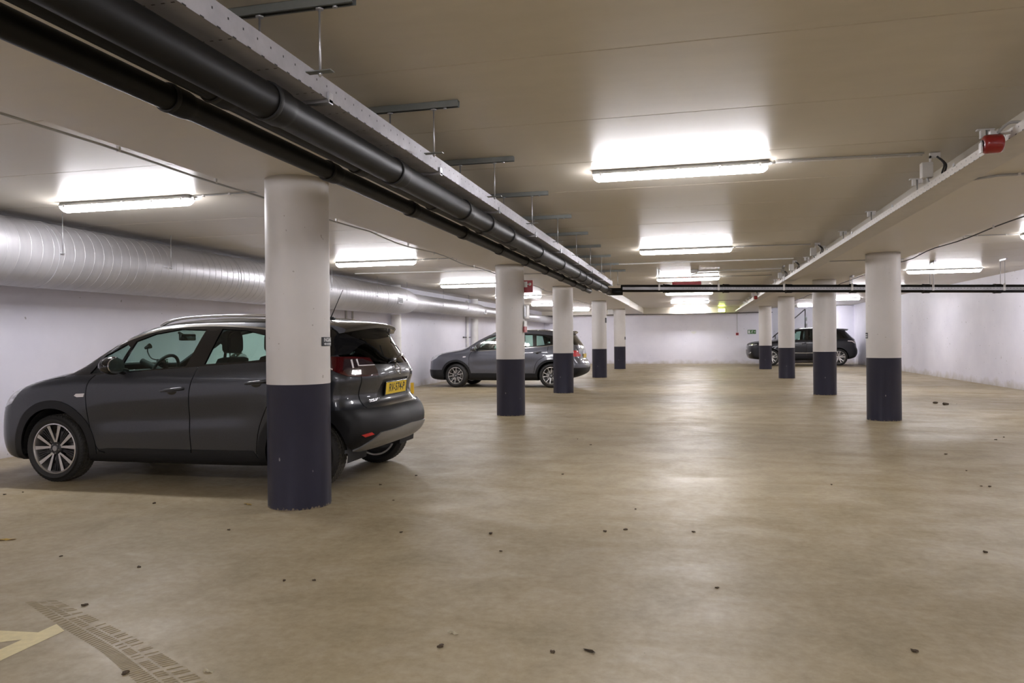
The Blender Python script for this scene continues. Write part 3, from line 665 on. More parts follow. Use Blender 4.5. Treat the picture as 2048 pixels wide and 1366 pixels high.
bm = bmesh.new(); bmesh.ops.create_circle(bm, cap_ends=True, segments=12, radius=.014, matrix=Matrix.Translation((.03, -.0135, .06)) @ Matrix.Rotation(PI / 2, 4, 'X')); obj('figure_head', bm, M_SIGNWHITE, t)
bm = bmesh.new(); tube(bm, [(.02, -.013, .04), (0, -.013, -.01), (-.03, -.013, -.04), (-.06, -.013, -.035)], .007, 6); tube(bm, [(0, -.013, -.01), (.03, -.013, -.03), (.02, -.013, -.07)], .007, 6); tube(bm, [(-.03, -.013, .03), (.02, -.013, .035), (.06, -.013, .015)], .006, 6); obj('figure_body', bm, M_SIGNWHITE, t)
bm = bmesh.new(); box(bm, -.17, -.09, -.0135, -.012, -.07, .07); obj('doorway', bm, M_SIGNWHITE, t)
t = thing('fire_call_point', (2.17, YB, 1.50), 'small dark red call point on the far wall below a thin conduit', 'call point')
bm = bmesh.new(); box(bm, -.065, .065, -.05, -.001, -.065, .065, 0, .006); obj('call_box', bm, M_SIGNRED, t)
bm = bmesh.new(); box(bm, -.03, .03, -.053, -.05, -.025, .025); obj('break_glass', bm, M_SIGNBLACK, t)
bm = bmesh.new(); tube(bm, [(2.17, YB - .015, 1.57), (2.17, YB - .015, 2.53)], .010, 8); tag(obj('wall_conduit', bm, M_GREYP), 'thin conduit dropping to the call point on the far wall', 'conduit')
bm = bmesh.new(); v = [bm.verts.new((.04 + .13 * math.cos(a) * (1 + .3 * math.sin(3 * a)), YB - .002, 1.60 + .07 * math.sin(a))) for a in [2 * PI * k / 20 for k in range(20)]]; bm.faces.new(v)
tag(obj('wall_patch', bm, M_SIGNWHITE), 'small bright white filler patch in the middle of the far wall', 'patch')
t = thing('alarm_box', (-3.46, 32.3, 2.48), 'white box at the top left of the farthest left pillar', 'box')
bm = bmesh.new(); box(bm, -.12, .12, -.06, .06, -.11, .11, 0, .02); obj('box_body', bm, M_WHITEP, t)
bm = bmesh.new(); tube(bm, [(-.13, 0, .10), (-.16, 0, .16), (-.16, 0, .30)], .012, 8); obj('cable', bm, M_GREYP, t); 
# yellow post
bm = bmesh.new(); box(bm, -.035, .035, -.035, .035, 0, .27, 0, .01); o = obj('marker_post', bm, M_YELLOW); o.location = (-6.8, 17.34, 0); tag(o, 'short yellow marker post on the floor behind the first car', 'post')
# ---------------------------------------------------------------- stair
t = thing('staircase', (3.9, 39.25, 0), 'white concrete stair in the recess behind the navy SUV', 'stairs')
bm = bmesh.new(); n = 10; pr = [(0, 0)]
for k in range(n): pr += [(k * .205, (k + 1) * .175), ((k + 1) * .205, (k + 1) * .175)]
pr += [(3.6, n * .175), (3.6, n * .175 - .18), (n * .205 + .1, n * .175 - .18), (.35, 0)]
prism(bm, pr, 0, 1.1, 'xz'); obj('flight', bm, M_STEP, t)
bm = bmesh.new(); prism(bm, [(0, 0), (.05, .24), (2.0, 1.93), (2.05, 1.75), (2.05, 1.5), (.35, 0)], -.03, .0, 'xz'); obj('side_string', bm, M_WALLW, t)
bm = bmesh.new(); tube(bm, [(-.12, -.05, 1.22), (1.52, -.05, 2.70)], .026, 10); tube(bm, [(1.52, -.05, 2.70), (1.52, -.05, 1.6)], .026, 10); tube(bm, [(.1, -.05, .25), (.1, -.05, 1.42)], .022, 10); obj('handrail', bm, M_BLACKM, t)
bm = bmesh.new(); prism(bm, [(2.45, 2.33), (3.02, 2.86), (3.7, 2.86), (3.7, 2.80), (3.05, 2.80), (2.45, 2.22)], .14, 1.9, 'xz'); obj('upper_soffit', bm, M_WALLW, t)
for (x, z, w_, h_, lb) in ((5.72, 2.25, .10, .18, 'small grey box high on the stair wall behind the navy SUV'), (5.72, 1.93, .12, .16, 'grey box low on the stair wall just above the navy SUV roof')):
    bm = bmesh.new(); box(bm, x - w_ / 2, x + w_ / 2, 41.1, 41.2, z - h_ / 2, z + h_ / 2, 0, .005); tag(obj('wall_box', bm, M_GREYP), lb, 'box')
# ---------------------------------------------------------------- floor marks and litter
bm = bmesh.new(); v = [bm.verts.new(p) for p in ((-2.905, 1.9, .0012), (-2.80, 1.9, .0012), (-2.80, 2.80, .0012), (-2.905, 2.86, .0012))]; bm.faces.new(v)
tag(obj('painted_line', bm, M_TAPE), 'worn yellowish painted line on the floor at the lower left corner', 'floor marking')
bm = bmesh.new(); v = [bm.verts.new(p) for p in ((-2.885, 2.69, .001), (-2.90, 2.76, .001), (-3.45, 2.70, .001), (-3.45, 2.45, .001), (-3.3, 2.42, .001), (-2.99, 2.62, .001))]; bm.faces.new(v)
tag(obj('painted_line', bm, M_TAPE), 'worn yellowish painted bar slanting off the line at the lower left', 'floor marking')
def track(L_, R_, n, lb, duty=.55, seed=3, skew=.0):
    rnd = random.Random(seed); A = cr(L_, 12); B = cr(R_, 12); m = len(A); bm = bmesh.new()
    f = lambda P, t: Vector(P[min(int(t * (m - 1)), m - 2)]).lerp(Vector(P[min(int(t * (m - 1)), m - 2) + 1]), t * (m - 1) - min(int(t * (m - 1)), m - 2))
    for k in range(n):
        t0 = k / n; t1 = (k + duty) / n
        for (u0, u1) in ((0, .34), (.40, .62), (.68, 1.0)):
            if u0 > .3 and rnd.random() < .35: continue
            sk = skew * (u0 - .3)
            ts = [min(.999, max(0, q)) for q in (t0, t1, t1 + sk, t0 + sk)]
            q = [f(A, ts[0]).lerp(f(B, ts[0]), u0), f(A, ts[1]).lerp(f(B, ts[1]), u0), f(A, ts[2]).lerp(f(B, ts[2]), u1), f(A, ts[3]).lerp(f(B, ts[3]), u1)]
            v = [bm.verts.new((p.x, p.y, .0008)) for p in q]
            try: bm.faces.new(v)
            except Exception: pass
    return tag(obj('tyre_print', bm, M_DUST), lb, 'tyre print', kind='stuff')
track([(-3.31, 3.07), (-2.82, 2.82), (-2.47, 2.65), (-2.24, 2.515), (-1.95, 2.34), (-1.7, 2.15)], [(-3.18, 3.13), (-2.78, 2.96), (-2.42, 2.80), (-2.14, 2.66), (-1.83, 2.49), (-1.56, 2.28)], 82, 'dusty herringbone tyre print curving over the floor at lower left', skew=.01)
for nm, (x, y), sz, m, lb in (('fallen_leaf', (-4.50, 4.02), .055, M_LEAF, 'yellow dry leaf on the floor at the left edge of the photo'), ('paper_curl', (-1.888, 2.572), .022, M_SCRAP, 'pale curled scrap on the floor near the bottom edge'), ('paper_scrap', (-1.052, 3.153), .022, M_SCRAP, 'thin pale scrap on the floor low in the middle of the photo'),
    ('fallen_leaf', (-.435, 3.093), .024, M_CRUMB, 'brown crumpled leaf on the floor at the bottom centre'), ('paper_scrap', (4.845, 15.82), .05, M_SCRAP, 'pale scrap on the floor right of the widest right pillar'), ('fallen_leaf', (-3.51, 5.31), .035, M_LEAF, 'pale leaf on the floor just left of the nearest pillar foot')):
    bm = bmesh.new(); rnd = random.Random(x); n = 12; c = bm.verts.new((0, 0, .012)); ring = []
    for k in range(n):
        a = 2 * PI * k / n; r = sz * (1 + .35 * math.cos(2 * a) + rnd.uniform(-.2, .2)); ring.append(bm.verts.new((r * math.cos(a), r * .55 * math.sin(a), .003 + rnd.uniform(0, .010))))
    for k in range(n): bm.faces.new((c, ring[k], ring[(k + 1) % n]))
    r_ = bmesh.ops.solidify(bm, geom=list(bm.faces), thickness=.0015)
    zm = min(v.co.z for v in bm.verts)
    o = obj(nm, bm, m); o.location = (x, y, .0005 - zm); o.rotation_euler = (0, 0, rnd.uniform(-.6, .6)); tag(o, lb, 'leaf' if 'leaf' in nm else 'litter')
CRUMBS = [(-2.4, 5.68), (-2.62, 6.76), (-2.78, 6.27), (-1.24, 7.1), (-1.48, 9.64), (-1.24, 9.14), (-1.34, 4.83), (-1.17, 4.44), (-1.95, 4.74), (-0.59, 5.04), (-0.46, 5.12), (-0.44, 5.75), (-0.01, 5.15), (-1.06, 3.0), (-0.58, 3.05), (4.55, 15.9), (4.62, 15.57), (2.7, 9.08), (2.56, 8.01), (2.42, 7.21), (2.48, 7.2), (1.7, 5.02), (0.11, 4.02), (1.18, 7.04), (3.67, 10.44), (3.86, 10.72), (-5.78, 5.35), (-5.85, 5.23), (-4.29, 5.19), (-3.16, 4.56), (-3.8, 3.78), (-3.16, 3.69), (-2.97, 3.09), (-2.19, 3.65), (-2.03, 3.69), (-2.2, 2.49), (0.88, 3.38)]
c0 = None
for k, (x, y) in enumerate(CRUMBS):
    if c0 is None:
        bm = bmesh.new(); bmesh.ops.create_icosphere(bm, subdivisions=2, radius=1)
        for v in bm.verts: v.co = Vector((v.co.x * 1.5, v.co.y, v.co.z * .5)) * (1 + .3 * math.sin(5 * v.co.x + 3 * v.co.y))
        bmesh.ops.scale(bm, vec=(.007, .007, .007), verts=bm.verts); c0 = obj('dirt_crumb', bm, M_CRUMB); o = c0
    else: o = c0.copy(); COL.objects.link(o)
    s = 1.0 if k not in (15, 16) else 5
    s *= 1 + .6 * math.sin(k * 2.3) ** 2
    o.scale = (s, s, s); o.location = (x, y, .0035 * s); o.rotation_euler = (0, 0, k * 1.3)
    tag(o, 'small dark crumb of dirt lying loose on the beige floor', 'crumb', 'loose dark crumbs on the floor')
# ================================================================ CARS
def table(pts, n=24, smooth=True):
    p = cr(pts, n) if smooth else pts
    a = np.array(p); o = np.argsort(a[:, 0], kind='stable'); a = a[o]
    return lambda q: np.interp(q, a[:, 0], a[:, 1])
def sdf_grid(poly, x0, x1, z0, z1, st=.01):
    P = np.array(poly); Q = np.roll(P, -1, 0)
    xs = np.arange(x0, x1 + st, st); zs = np.arange(z0, z1 + st, st); G = np.empty((len(xs), len(zs)))
    Z = zs[None, :]
    for i0 in range(0, len(xs), 40):
        X = xs[i0:i0 + 40][:, None, None]; Zz = zs[None, :, None]
        ax, az = P[:, 0], P[:, 1]; dx, dz = (Q - P)[:, 0], (Q - P)[:, 1]
        t = np.clip(((X - ax) * dx + (Zz - az) * dz) / (dx * dx + dz * dz + 1e-12), 0, 1)
        d = np.sqrt(((X - ax - t * dx) ** 2 + (Zz - az - t * dz) ** 2).min(-1))
        c = ((az > Zz) != (Q[:, 1] > Zz)) & (X < dx * (Zz - az) / (dz + 1e-12) + ax)
        ins = c.sum(-1) % 2 == 1
        G[i0:i0 + 40] = np.where(ins, -d, d)
    def f(x, z):
        u = np.clip((x - x0) / st, 0, len(xs) - 1.001); v = np.clip((z - z0) / st, 0, len(zs) - 1.001)
        i = u.astype(int); j = v.astype(int); a = u - i; b = v - j
        return (G[i, j] * (1 - a) * (1 - b) + G[i + 1, j] * a * (1 - b) + G[i, j + 1] * (1 - a) * b + G[i + 1, j + 1] * a * b)
    return f
def in_poly(px, pz, poly):
    c = False; n = len(poly); j = n - 1
    for i in range(n):
        xi, zi = poly[i]; xj, zj = poly[j]
        if (zi > pz) != (zj > pz) and px < (xj - xi) * (pz - zi) / (zj - zi) + xi: c = not c
        j = i
    return c
def strip(pts, w):
    """closed thin polygon around an open polyline."""
    P = [Vector((p[0], p[1])) for p in pts]; L = []; R = []
    for i, p in enumerate(P):
        d = (P[min(i + 1, len(P) - 1)] - P[max(i - 1, 0)]).normalized(); n = Vector((-d.y, d.x)) * w / 2
        L.append(tuple(p + n)); R.append(tuple(p - n))
    return L + R[::-1]
class Shell:
    def __init__(s, S):
        s.S = S
        prof = cr(S['profile'], 8, True)
        s.sdf = sdf_grid(prof, -1.5, 4.4, -.2, 2.1)
        s.Wz = table(S['Wz']); s.Wx = table(S['Wx'])
        bf, br = S['bow_f'], S['bow_r']; hw = S['hw']
        sm = lambda t: t * t * (3 - 2 * t)
        def F(x, y, z):
            ay = np.abs(y) / hw
            wf = sm(np.clip((1.3 - x) / 1.7, 0, 1)); wr = sm(np.clip((x - S['L'] + 1.5) / 1.1, 0, 1))
            xe = x - bf * ay ** 3.2 * wf * (1 - .35 * np.clip((x - 0) / .9, 0, 1)) + br * ay ** 3.2 * wr
            crown = S.get('crown', .05) * ay ** 2 * 1.6
            ze = z + crown * np.clip((z - .8) / .3, 0, 1)
            g = s.sdf(xe, ze)
            zs = z - S['belt_rise'] * x * np.clip((z - .5) / .4, 0, 1) * np.clip((1.62 - z) / .5, 0, 1)
            W = s.Wz(zs) * s.Wx(x)
            for wx in (0, S['wb']):
                W = W + S.get('flare', .02) * np.exp(-((x - wx) / .36) ** 4) * np.exp(-((z - .42) / .36) ** 4)
            W = W - S.get('scoop', 0) * np.exp(-((z - .585 - .045 * x) / .10) ** 2) * np.clip((x - .30) / .35, 0, 1) * np.clip((S['wb'] - .25 - x) / .4, 0, 1)
            h = np.abs(y) - W
            k = S.get('k', .07)
            a = np.clip(.5 + .5 * (g - h) / k, 0, 1)
            return g * a + h * (1 - a) + k * a * (1 - a)
        s.F = F
    def cast(s, ox, oz, dx, dy, dz):
        lo = np.zeros_like(dx); hi = np.full_like(dx, 2.2)
        # march to the first exit, then bisect
        n = 44; hit = np.full_like(dx, 2.2); prev = np.zeros_like(dx); done = np.zeros(dx.shape, bool)
        for i in range(1, n + 1):
            t = np.full_like(dx, 2.2 * i / n); v = s.F(ox + dx * t, dy * t, oz + dz * t)
            new = (~done) & (v > 0); lo = np.where(new, prev, lo); hi = np.where(new, t, hi); done |= new; prev = t
        for _ in range(22):
            m = (lo + hi) / 2; v = s.F(ox + dx * m, dy * m, oz + dz * m); pos = v > 0
            hi = np.where(pos, m, hi); lo = np.where(pos, lo, m)
        return (lo + hi) / 2
    def mesh(s):
        S = s.S; xa, xb, za = S['axis']; ds = S['ds']; nphi = S['nphi']; nf = S['nf']
        secs = []
        for i in range(1, nf): secs.append((xa, PI / 2 * i / nf))
        nm = int(round((xb - xa) / ds))
        for i in range(nm + 1): secs.append((xa + (xb - xa) * i / nm, PI / 2))
        for i in range(1, nf): secs.append((xb, PI / 2 + PI / 2 * i / nf))
        O = np.array([c[0] for c in secs])[:, None]; T = np.array([c[1] for c in secs])[:, None]
        ph = (np.arange(nphi) + .5)[None, :] * 2 * PI / nphi
        dx = -np.cos(T) + 0 * ph; dy = np.sin(T) * np.cos(ph); dz = np.sin(T) * np.sin(ph)
        t = s.cast(O + 0 * dx, np.full_like(dx, za), dx, dy, dz)
        X = O + dx * t; Y = dy * t; Z = za + dz * t
        pt = s.cast(np.array([xa, xb]), np.array([za, za]), np.array([-1., 1.]), np.array([0., 0.]), np.array([0., 0.]))
        bm = bmesh.new(); V = [[bm.verts.new((X[i, j], Y[i, j], Z[i, j])) for j in range(nphi)] for i in range(len(secs))]
        a = bm.verts.new((xa - pt[0], 0, za)); b = bm.verts.new((xb + pt[1], 0, za))
        for i in range(len(secs) - 1):
            for j in range(nphi):
                k = (j + 1) % nphi; bm.faces.new((V[i][j], V[i][k], V[i + 1][k], V[i + 1][j]))
        for j in range(nphi):
            k = (j + 1) % nphi; bm.faces.new((a, V[0][k], V[0][j])); bm.faces.new((b, V[-1][j], V[-1][k]))
        bmesh.ops.recalc_face_normals(bm, faces=bm.faces)
        return bm
    def side_y(s, x, z):
        """half width of the shell at (x, z)"""
        lo, hi = 0.0, 1.3
        for _ in range(24):
            m = (lo + hi) / 2
            if s.F(np.array([x * 1.]), np.array([m]), np.array([z * 1.]))[0] > 0: hi = m
            else: lo = m
        return lo
    def end_x(s, y, z, x0=2.6, sg=1):
        lo, hi = 0.0, 2.0
        for _ in range(24):
            m = (lo + hi) / 2
            if s.F(np.array([x0 + sg * m]), np.array([y * 1.]), np.array([z * 1.]))[0] > 0: hi = m
            else: lo = m
        return x0 + sg * lo
    def top_z(s, x, y, z0=.9):
        lo, hi = 0.0, 1.2
        for _ in range(24):
            m = (lo + hi) / 2
            if s.F(np.array([x * 1.]), np.array([y * 1.]), np.array([z0 + m]))[0] > 0: hi = m
            else: lo = m
        return z0 + lo
def cut_region(bm, lay, poly, plane, cond, reg):
    ia, ib = {'xz': (0, 2), 'yz': (1, 2), 'xy': (0, 1)}[plane]; n = len(poly)
    a0 = min(p[0] for p in poly) - 1e-4; a1 = max(p[0] for p in poly) + 1e-4; b0 = min(p[1] for p in poly) - 1e-4; b1 = max(p[1] for p in poly) + 1e-4
    def bb(f):
        A = [v.co[ia] for v in f.verts]; B = [v.co[ib] for v in f.verts]; return min(A), max(A), min(B), max(B)
    cand = set()
    for f in bm.faces:
        q = bb(f)
        if q[1] < a0 or q[0] > a1 or q[3] < b0 or q[2] > b1: continue
        if cond(f.calc_center_median(), f.normal): cand.add(f)
    for i in range(n):
        p, q = poly[i], poly[(i + 1) % n]
        d = (q[0] - p[0], q[1] - p[1]); L = math.hypot(*d)
        if L < 1e-6: continue
        nv = [0, 0, 0]; nv[ia] = d[1] / L; nv[ib] = -d[0] / L; co = [0, 0, 0]; co[ia] = p[0]; co[ib] = p[1]
        sa0, sa1, sb0, sb1 = min(p[0], q[0]) - 1e-3, max(p[0], q[0]) + 1e-3, min(p[1], q[1]) - 1e-3, max(p[1], q[1]) + 1e-3
        sel = []
        for f in cand:
            t = bb(f)
            if t[1] < sa0 or t[0] > sa1 or t[3] < sb0 or t[2] > sb1: continue
            sd = [(v.co[ia] - p[0]) * nv[ia] + (v.co[ib] - p[1]) * nv[ib] for v in f.verts]
            if min(sd) < -1e-5 and max(sd) > 1e-5: sel.append(f)
        if not sel: continue
        ss = set(sel); cand -= ss
        ge = list(ss) + list({e for f in ss for e in f.edges}) + list({v for f in ss for v in f.verts})
        r = bmesh.ops.bisect_plane(bm, geom=ge, dist=1e-6, plane_co=co, plane_no=nv)
        for g in r['geom']:
            if isinstance(g, bmesh.types.BMFace): cand.add(g)
    cand = {f for f in cand if f.is_valid}
    for f in cand:
        c = f.calc_center_median()
        if in_poly(c[ia], c[ib], poly): f[lay] = reg
def panel_object(name, groups, mats, parent, lining=None, thick=.02):
    """groups: list of (faces data, material index, offset) -> one mesh with smooth outer normals, rim and lining."""
    verts = []; nor = []; faces = []; mi = []
    for (pts, nrm, fcs, m, off) in groups:
        base = len(verts)
        for p, n in zip(pts, nrm): verts.append(p + n * off); nor.append(n)
        for f in fcs: faces.append([base + i for i in f]); mi.append(m)
        if lining is not None:
            b2 = len(verts)
            for p, n in zip(pts, nrm): verts.append(p + n * (off - thick)); nor.append(-n)
            for f in fcs: faces.append([b2 + i for i in reversed(f)]); mi.append(lining)
            ec = {}
            for f in fcs:
                for a, b in zip(f, f[1:] + f[:1]): ec[(a, b)] = ec.get((a, b), 0) + 1
            for (a, b) in ec:
                if (b, a) in ec: continue
                q = [verts[base + b], verts[base + a], verts[b2 + a], verts[b2 + b]]
                n_ = (q[1] - q[0]).cross(q[3] - q[0]); n_ = n_.normalized() if n_.length > 1e-12 else nrm[a]
                r0 = len(verts)
                for v in q: verts.append(v.copy()); nor.append(n_)
                faces.append([r0, r0 + 1, r0 + 2, r0 + 3]); mi.append(m)
    me = bpy.data.meshes.new(name); me.from_pydata([tuple(v) for v in verts], [], faces)
    for m in mats: me.materials.append(m)
    me.polygons.foreach_set('material_index', mi); me.polygons.foreach_set('use_smooth', [True] * len(mi)); me.update()
    try: me.normals_split_custom_set_from_vertices([tuple(n) for n in nor])
    except Exception as e: print('normals', e)
    o = bpy.data.objects.new(name, me); COL.objects.link(o); o.parent = parent
    return o

def car_mats(S):
    c = S['paint']; t = NT(S['id'] + '_paint'); b = t.b
    n = t.noise(t.coord(), 300, 1); t.link(t.ramp(n, [(.3, tuple(x * .8 for x in c)), (.7, tuple(min(1, x * 1.25) for x in c))]), b.inputs['Base Color'])
    b.inputs['Metallic'].default_value = S.get('metal', .5); b.inputs['Roughness'].default_value = S.get('prough', .38)
    b.inputs['Coat Weight'].default_value = S.get('coat', 1); b.inputs['Coat Roughness'].default_value = .04
    return t.m
M_CLAD = pm('black_cladding_plastic', (.011, .011, .012), .5, var=.1, spec=.3)
M_LINING = pm('dark_cabin_lining', (.012, .012, .013), .8)
M_TYRE = pm('tyre_rubber', (.017, .016, .015), .7, var=.15)
M_TYREG = pm('tyre_tread_dusty', (.060, .054, .044), .8, var=.2)
M_CHROME = pm('chrome_trim', (.62, .62, .63), .16, 1.0)
M_SATIN = pm('satin_silver', (.34, .34, .34), .34, .7)
M_ALLOY = pm('machined_alloy', (.62, .60, .58), .3, .85)
M_ALLOYD = pm('dark_alloy', (.03, .03, .032), .35, .4)
M_BRAKE = pm('brake_disc', (.22, .21, .20), .35, .9)
M_GLASS = mat_glass('green_tinted_glass', (.62, .80, .72))
M_GLASSD = mat_glass('privacy_glass', (.10, .12, .115))
M_GLASSS = mat_glass('windscreen_glass', (.70, .84, .80))
M_GLOSSB = pm('gloss_black', (.008, .008, .009), .12, coat=.6)
M_TAILR = pm('tail_lamp_red', (.055, .005, .006), .12, coat=1.0)
M_TAILB = pm('tail_lamp_red_bright', (.55, .02, .02), .2, coat=1.0)
M_TAILC = pm('tail_lamp_clear', (.40, .38, .38), .2, .3, coat=1.0)
M_TAILW = pm('tail_lamp_white_line', (.80, .76, .76), .25, coat=1.0)
M_TAILD = pm('tail_lamp_smoked', (.035, .022, .024), .12, coat=1.0)
M_HEAD = pm('headlamp_lens', (.52, .53, .56), .16, .3, coat=1.0, var=.4, vs=25)
M_HEADD = pm('headlamp_dark_inner', (.03, .03, .034), .15, coat=1.0)
M_SEAT = pm('dark_seat_fabric', (.016, .016, .018), .85)
M_PLATE = pm('plate_yellow', (.72, .50, .01), .35)
M_INK = pm('plate_black_ink', (.01, .01, .01), .5)

def make_wheel(S, parent, face=-1, steer=0.0):
    """wheel centred on the parent's axle point; face -1 looks to -y"""
    R, rr, wd = S['tyre_r'], S['rim_r'], S['tyre_w']
    root = bpy.data.objects.new('wheel', None); COL.objects.link(root); root.parent = parent; root.empty_display_size = .1
    N = 120
    bm = bmesh.new(); h = wd / 2
    prof = [(rr - .004, -h + .022), (rr + .008, -h + .006), (rr + .03, -h - .002), ((rr + R) / 2, -h - .007), (R - .045, -h + .001), (R - .018, -h + .012), (R - .006, -h + .022),
            (R, -h + .034), (R, -h + .060), (R - .007, -h + .062), (R - .007, -h + .072), (R, -h + .074), (R, 0 - .008), (R - .007, -.006), (R - .007, .006), (R, .008), (R, h - .074), (R - .007, h - .072),
            (R - .007, h - .062), (R, h - .060), (R, h - .034), (R - .006, h - .022), (R - .018, h - .012), (R - .045, h - .001), ((rr + R) / 2, h + .007), (rr + .03, h + .002), (rr - .004, h - .022)]
    rings = lathe(bm, prof, N, 'y')
    for i, ring in enumerate(rings):
        r0, hh = prof[i]
        if r0 > R - .02:
            for k, v in enumerate(ring):
                if k % 2 == 0 and r0 > R - .007:
                    f = (r0 - .0045) / math.hypot(v.co.x, v.co.z); v.co.x *= f; v.co.z *= f
                v_ = v
    for f in bm.faces:
        rs = [math.hypot(v.co.x, v.co.z) for v in f.verts]
        if min(rs) > R - .02 and any(r < R - .0075 for r in rs): f.material_index = 0; f.smooth = False
        elif min(rs) > R - .02: f.material_index = 1; f.smooth = False
    ty = obj('tyre', bm, [M_TYRE, M_TYREG], root)
    # rim
    bm = bmesh.new()
    lathe(bm, [(rr - .004, -h + .02), (rr, -h + .012), (rr - .010, -h + .010), (rr - .018, -h + .020), (rr - .022, -h + .05), (rr - .03, 0), (rr - .022, h - .02), (rr - .004, h - .02)], 64, 'y', mi=0)
    dsk = bmesh.new()
    rim = obj('rim', bm, [S['rim_m'][0]], root, 40)
    bm = bmesh.new()
    lathe(bm, [(.001, h - .06), (rr - .02, h - .06), (rr - .02, h - .05), (.001, h - .05)], 40, 'y')
    obj('wheel_back', bm, [M_GLOSSB], root, 40)
    bm = bmesh.new()
    lathe(bm, [(.075, .018), (.075, .0), (.15, .0), (.152, .006), (.15, .012), (.075, .018)], 48, 'y')
    box(bm, .08, .155, -.012, .03, -.05, .05, 0, .008)
    obj('brake_disc', bm, [M_BRAKE], root, 40)
    sp = S['spokes']; bm = bmesh.new()
    def spoke(a0, r0, a1, r1, w0, w1, d0, d1, mi, th=.028):
        p0 = Vector((math.cos(a0) * r0, 0, math.sin(a0) * r0)); p1 = Vector((math.cos(a1) * r1, 0, math.sin(a1) * r1))
        d = (p1 - p0).normalized(); n = Vector((-d.z, 0, d.x))
        q = []
        for p, ww, dd in ((p0, w0, d0), (p1, w1, d1)):
            for s in (-1, 1): q.append(p + n * ww / 2 * s + Vector((0, dd, 0)))
            for s in (1, -1): q.append(p + n * ww / 2 * .6 * s + Vector((0, dd + th, 0)))
        v = [bm.verts.new(x) for x in q]
        top = bm.faces.new((v[0], v[1], v[5], v[4])); top.material_index = mi
        for a, b in ((1, 2), (2, 3), (3, 0)): f = bm.faces.new((v[a], v[b], v[b + 4], v[a + 4])); f.material_index = S.get('side_mi', 1)
        bm.faces.new((v[0], v[3], v[2], v[1])); bm.faces.new((v[4], v[5], v[6], v[7]))
    fd = -h + .018
    off = sp.get('rot', 0)
    for i in range(sp['n']):
        a = off + 2 * PI * i / sp['n']
        for s in (-1, 1):
            spoke(a + s * sp['a0'], sp.get('r0', .045), a + s * sp['a1'], rr - .006, sp['w0'], sp['w1'], fd + .016, fd, 0)
        for s in sp.get('fins', ()):
            b = a + s; spoke(b, .06, b, rr - .012, .010, .010, fd + .03, fd + .018, 1, .014)
    lathe(bm, [(.001, fd + .004), (.048, fd + .006), (.062, fd + .018), (.07, fd + .05), (.001, fd + .052)], 32, 'y', mi=1)
    bmesh.ops.recalc_face_normals(bm, faces=bm.faces)
    obj('spokes', bm, [S['rim_m'][0], S['rim_m'][1]], rim, 35)
    bm = bmesh.new(); lathe(bm, [(.001, fd - .002), (.024, fd - .001), (.028, fd + .004), (.028, fd + .01)], 24, 'y')
    obj('hub_cap', bm, [M_SATIN], rim, 40)
    bm = bmesh.new()
    for i in range(5):
        a = off + 2 * PI * (i + .5) / 5; lathe(bm, [(.001, fd + .004), (.008, fd + .005), (.009, fd + .02)], 8, 'y', c=(.045 * math.cos(a), 0, .045 * math.sin(a)))
    obj('wheel_nuts', bm, [M_BRAKE], rim, 40)
    root.rotation_euler = (0, 0, (PI if face > 0 else 0) + steer)
    return root

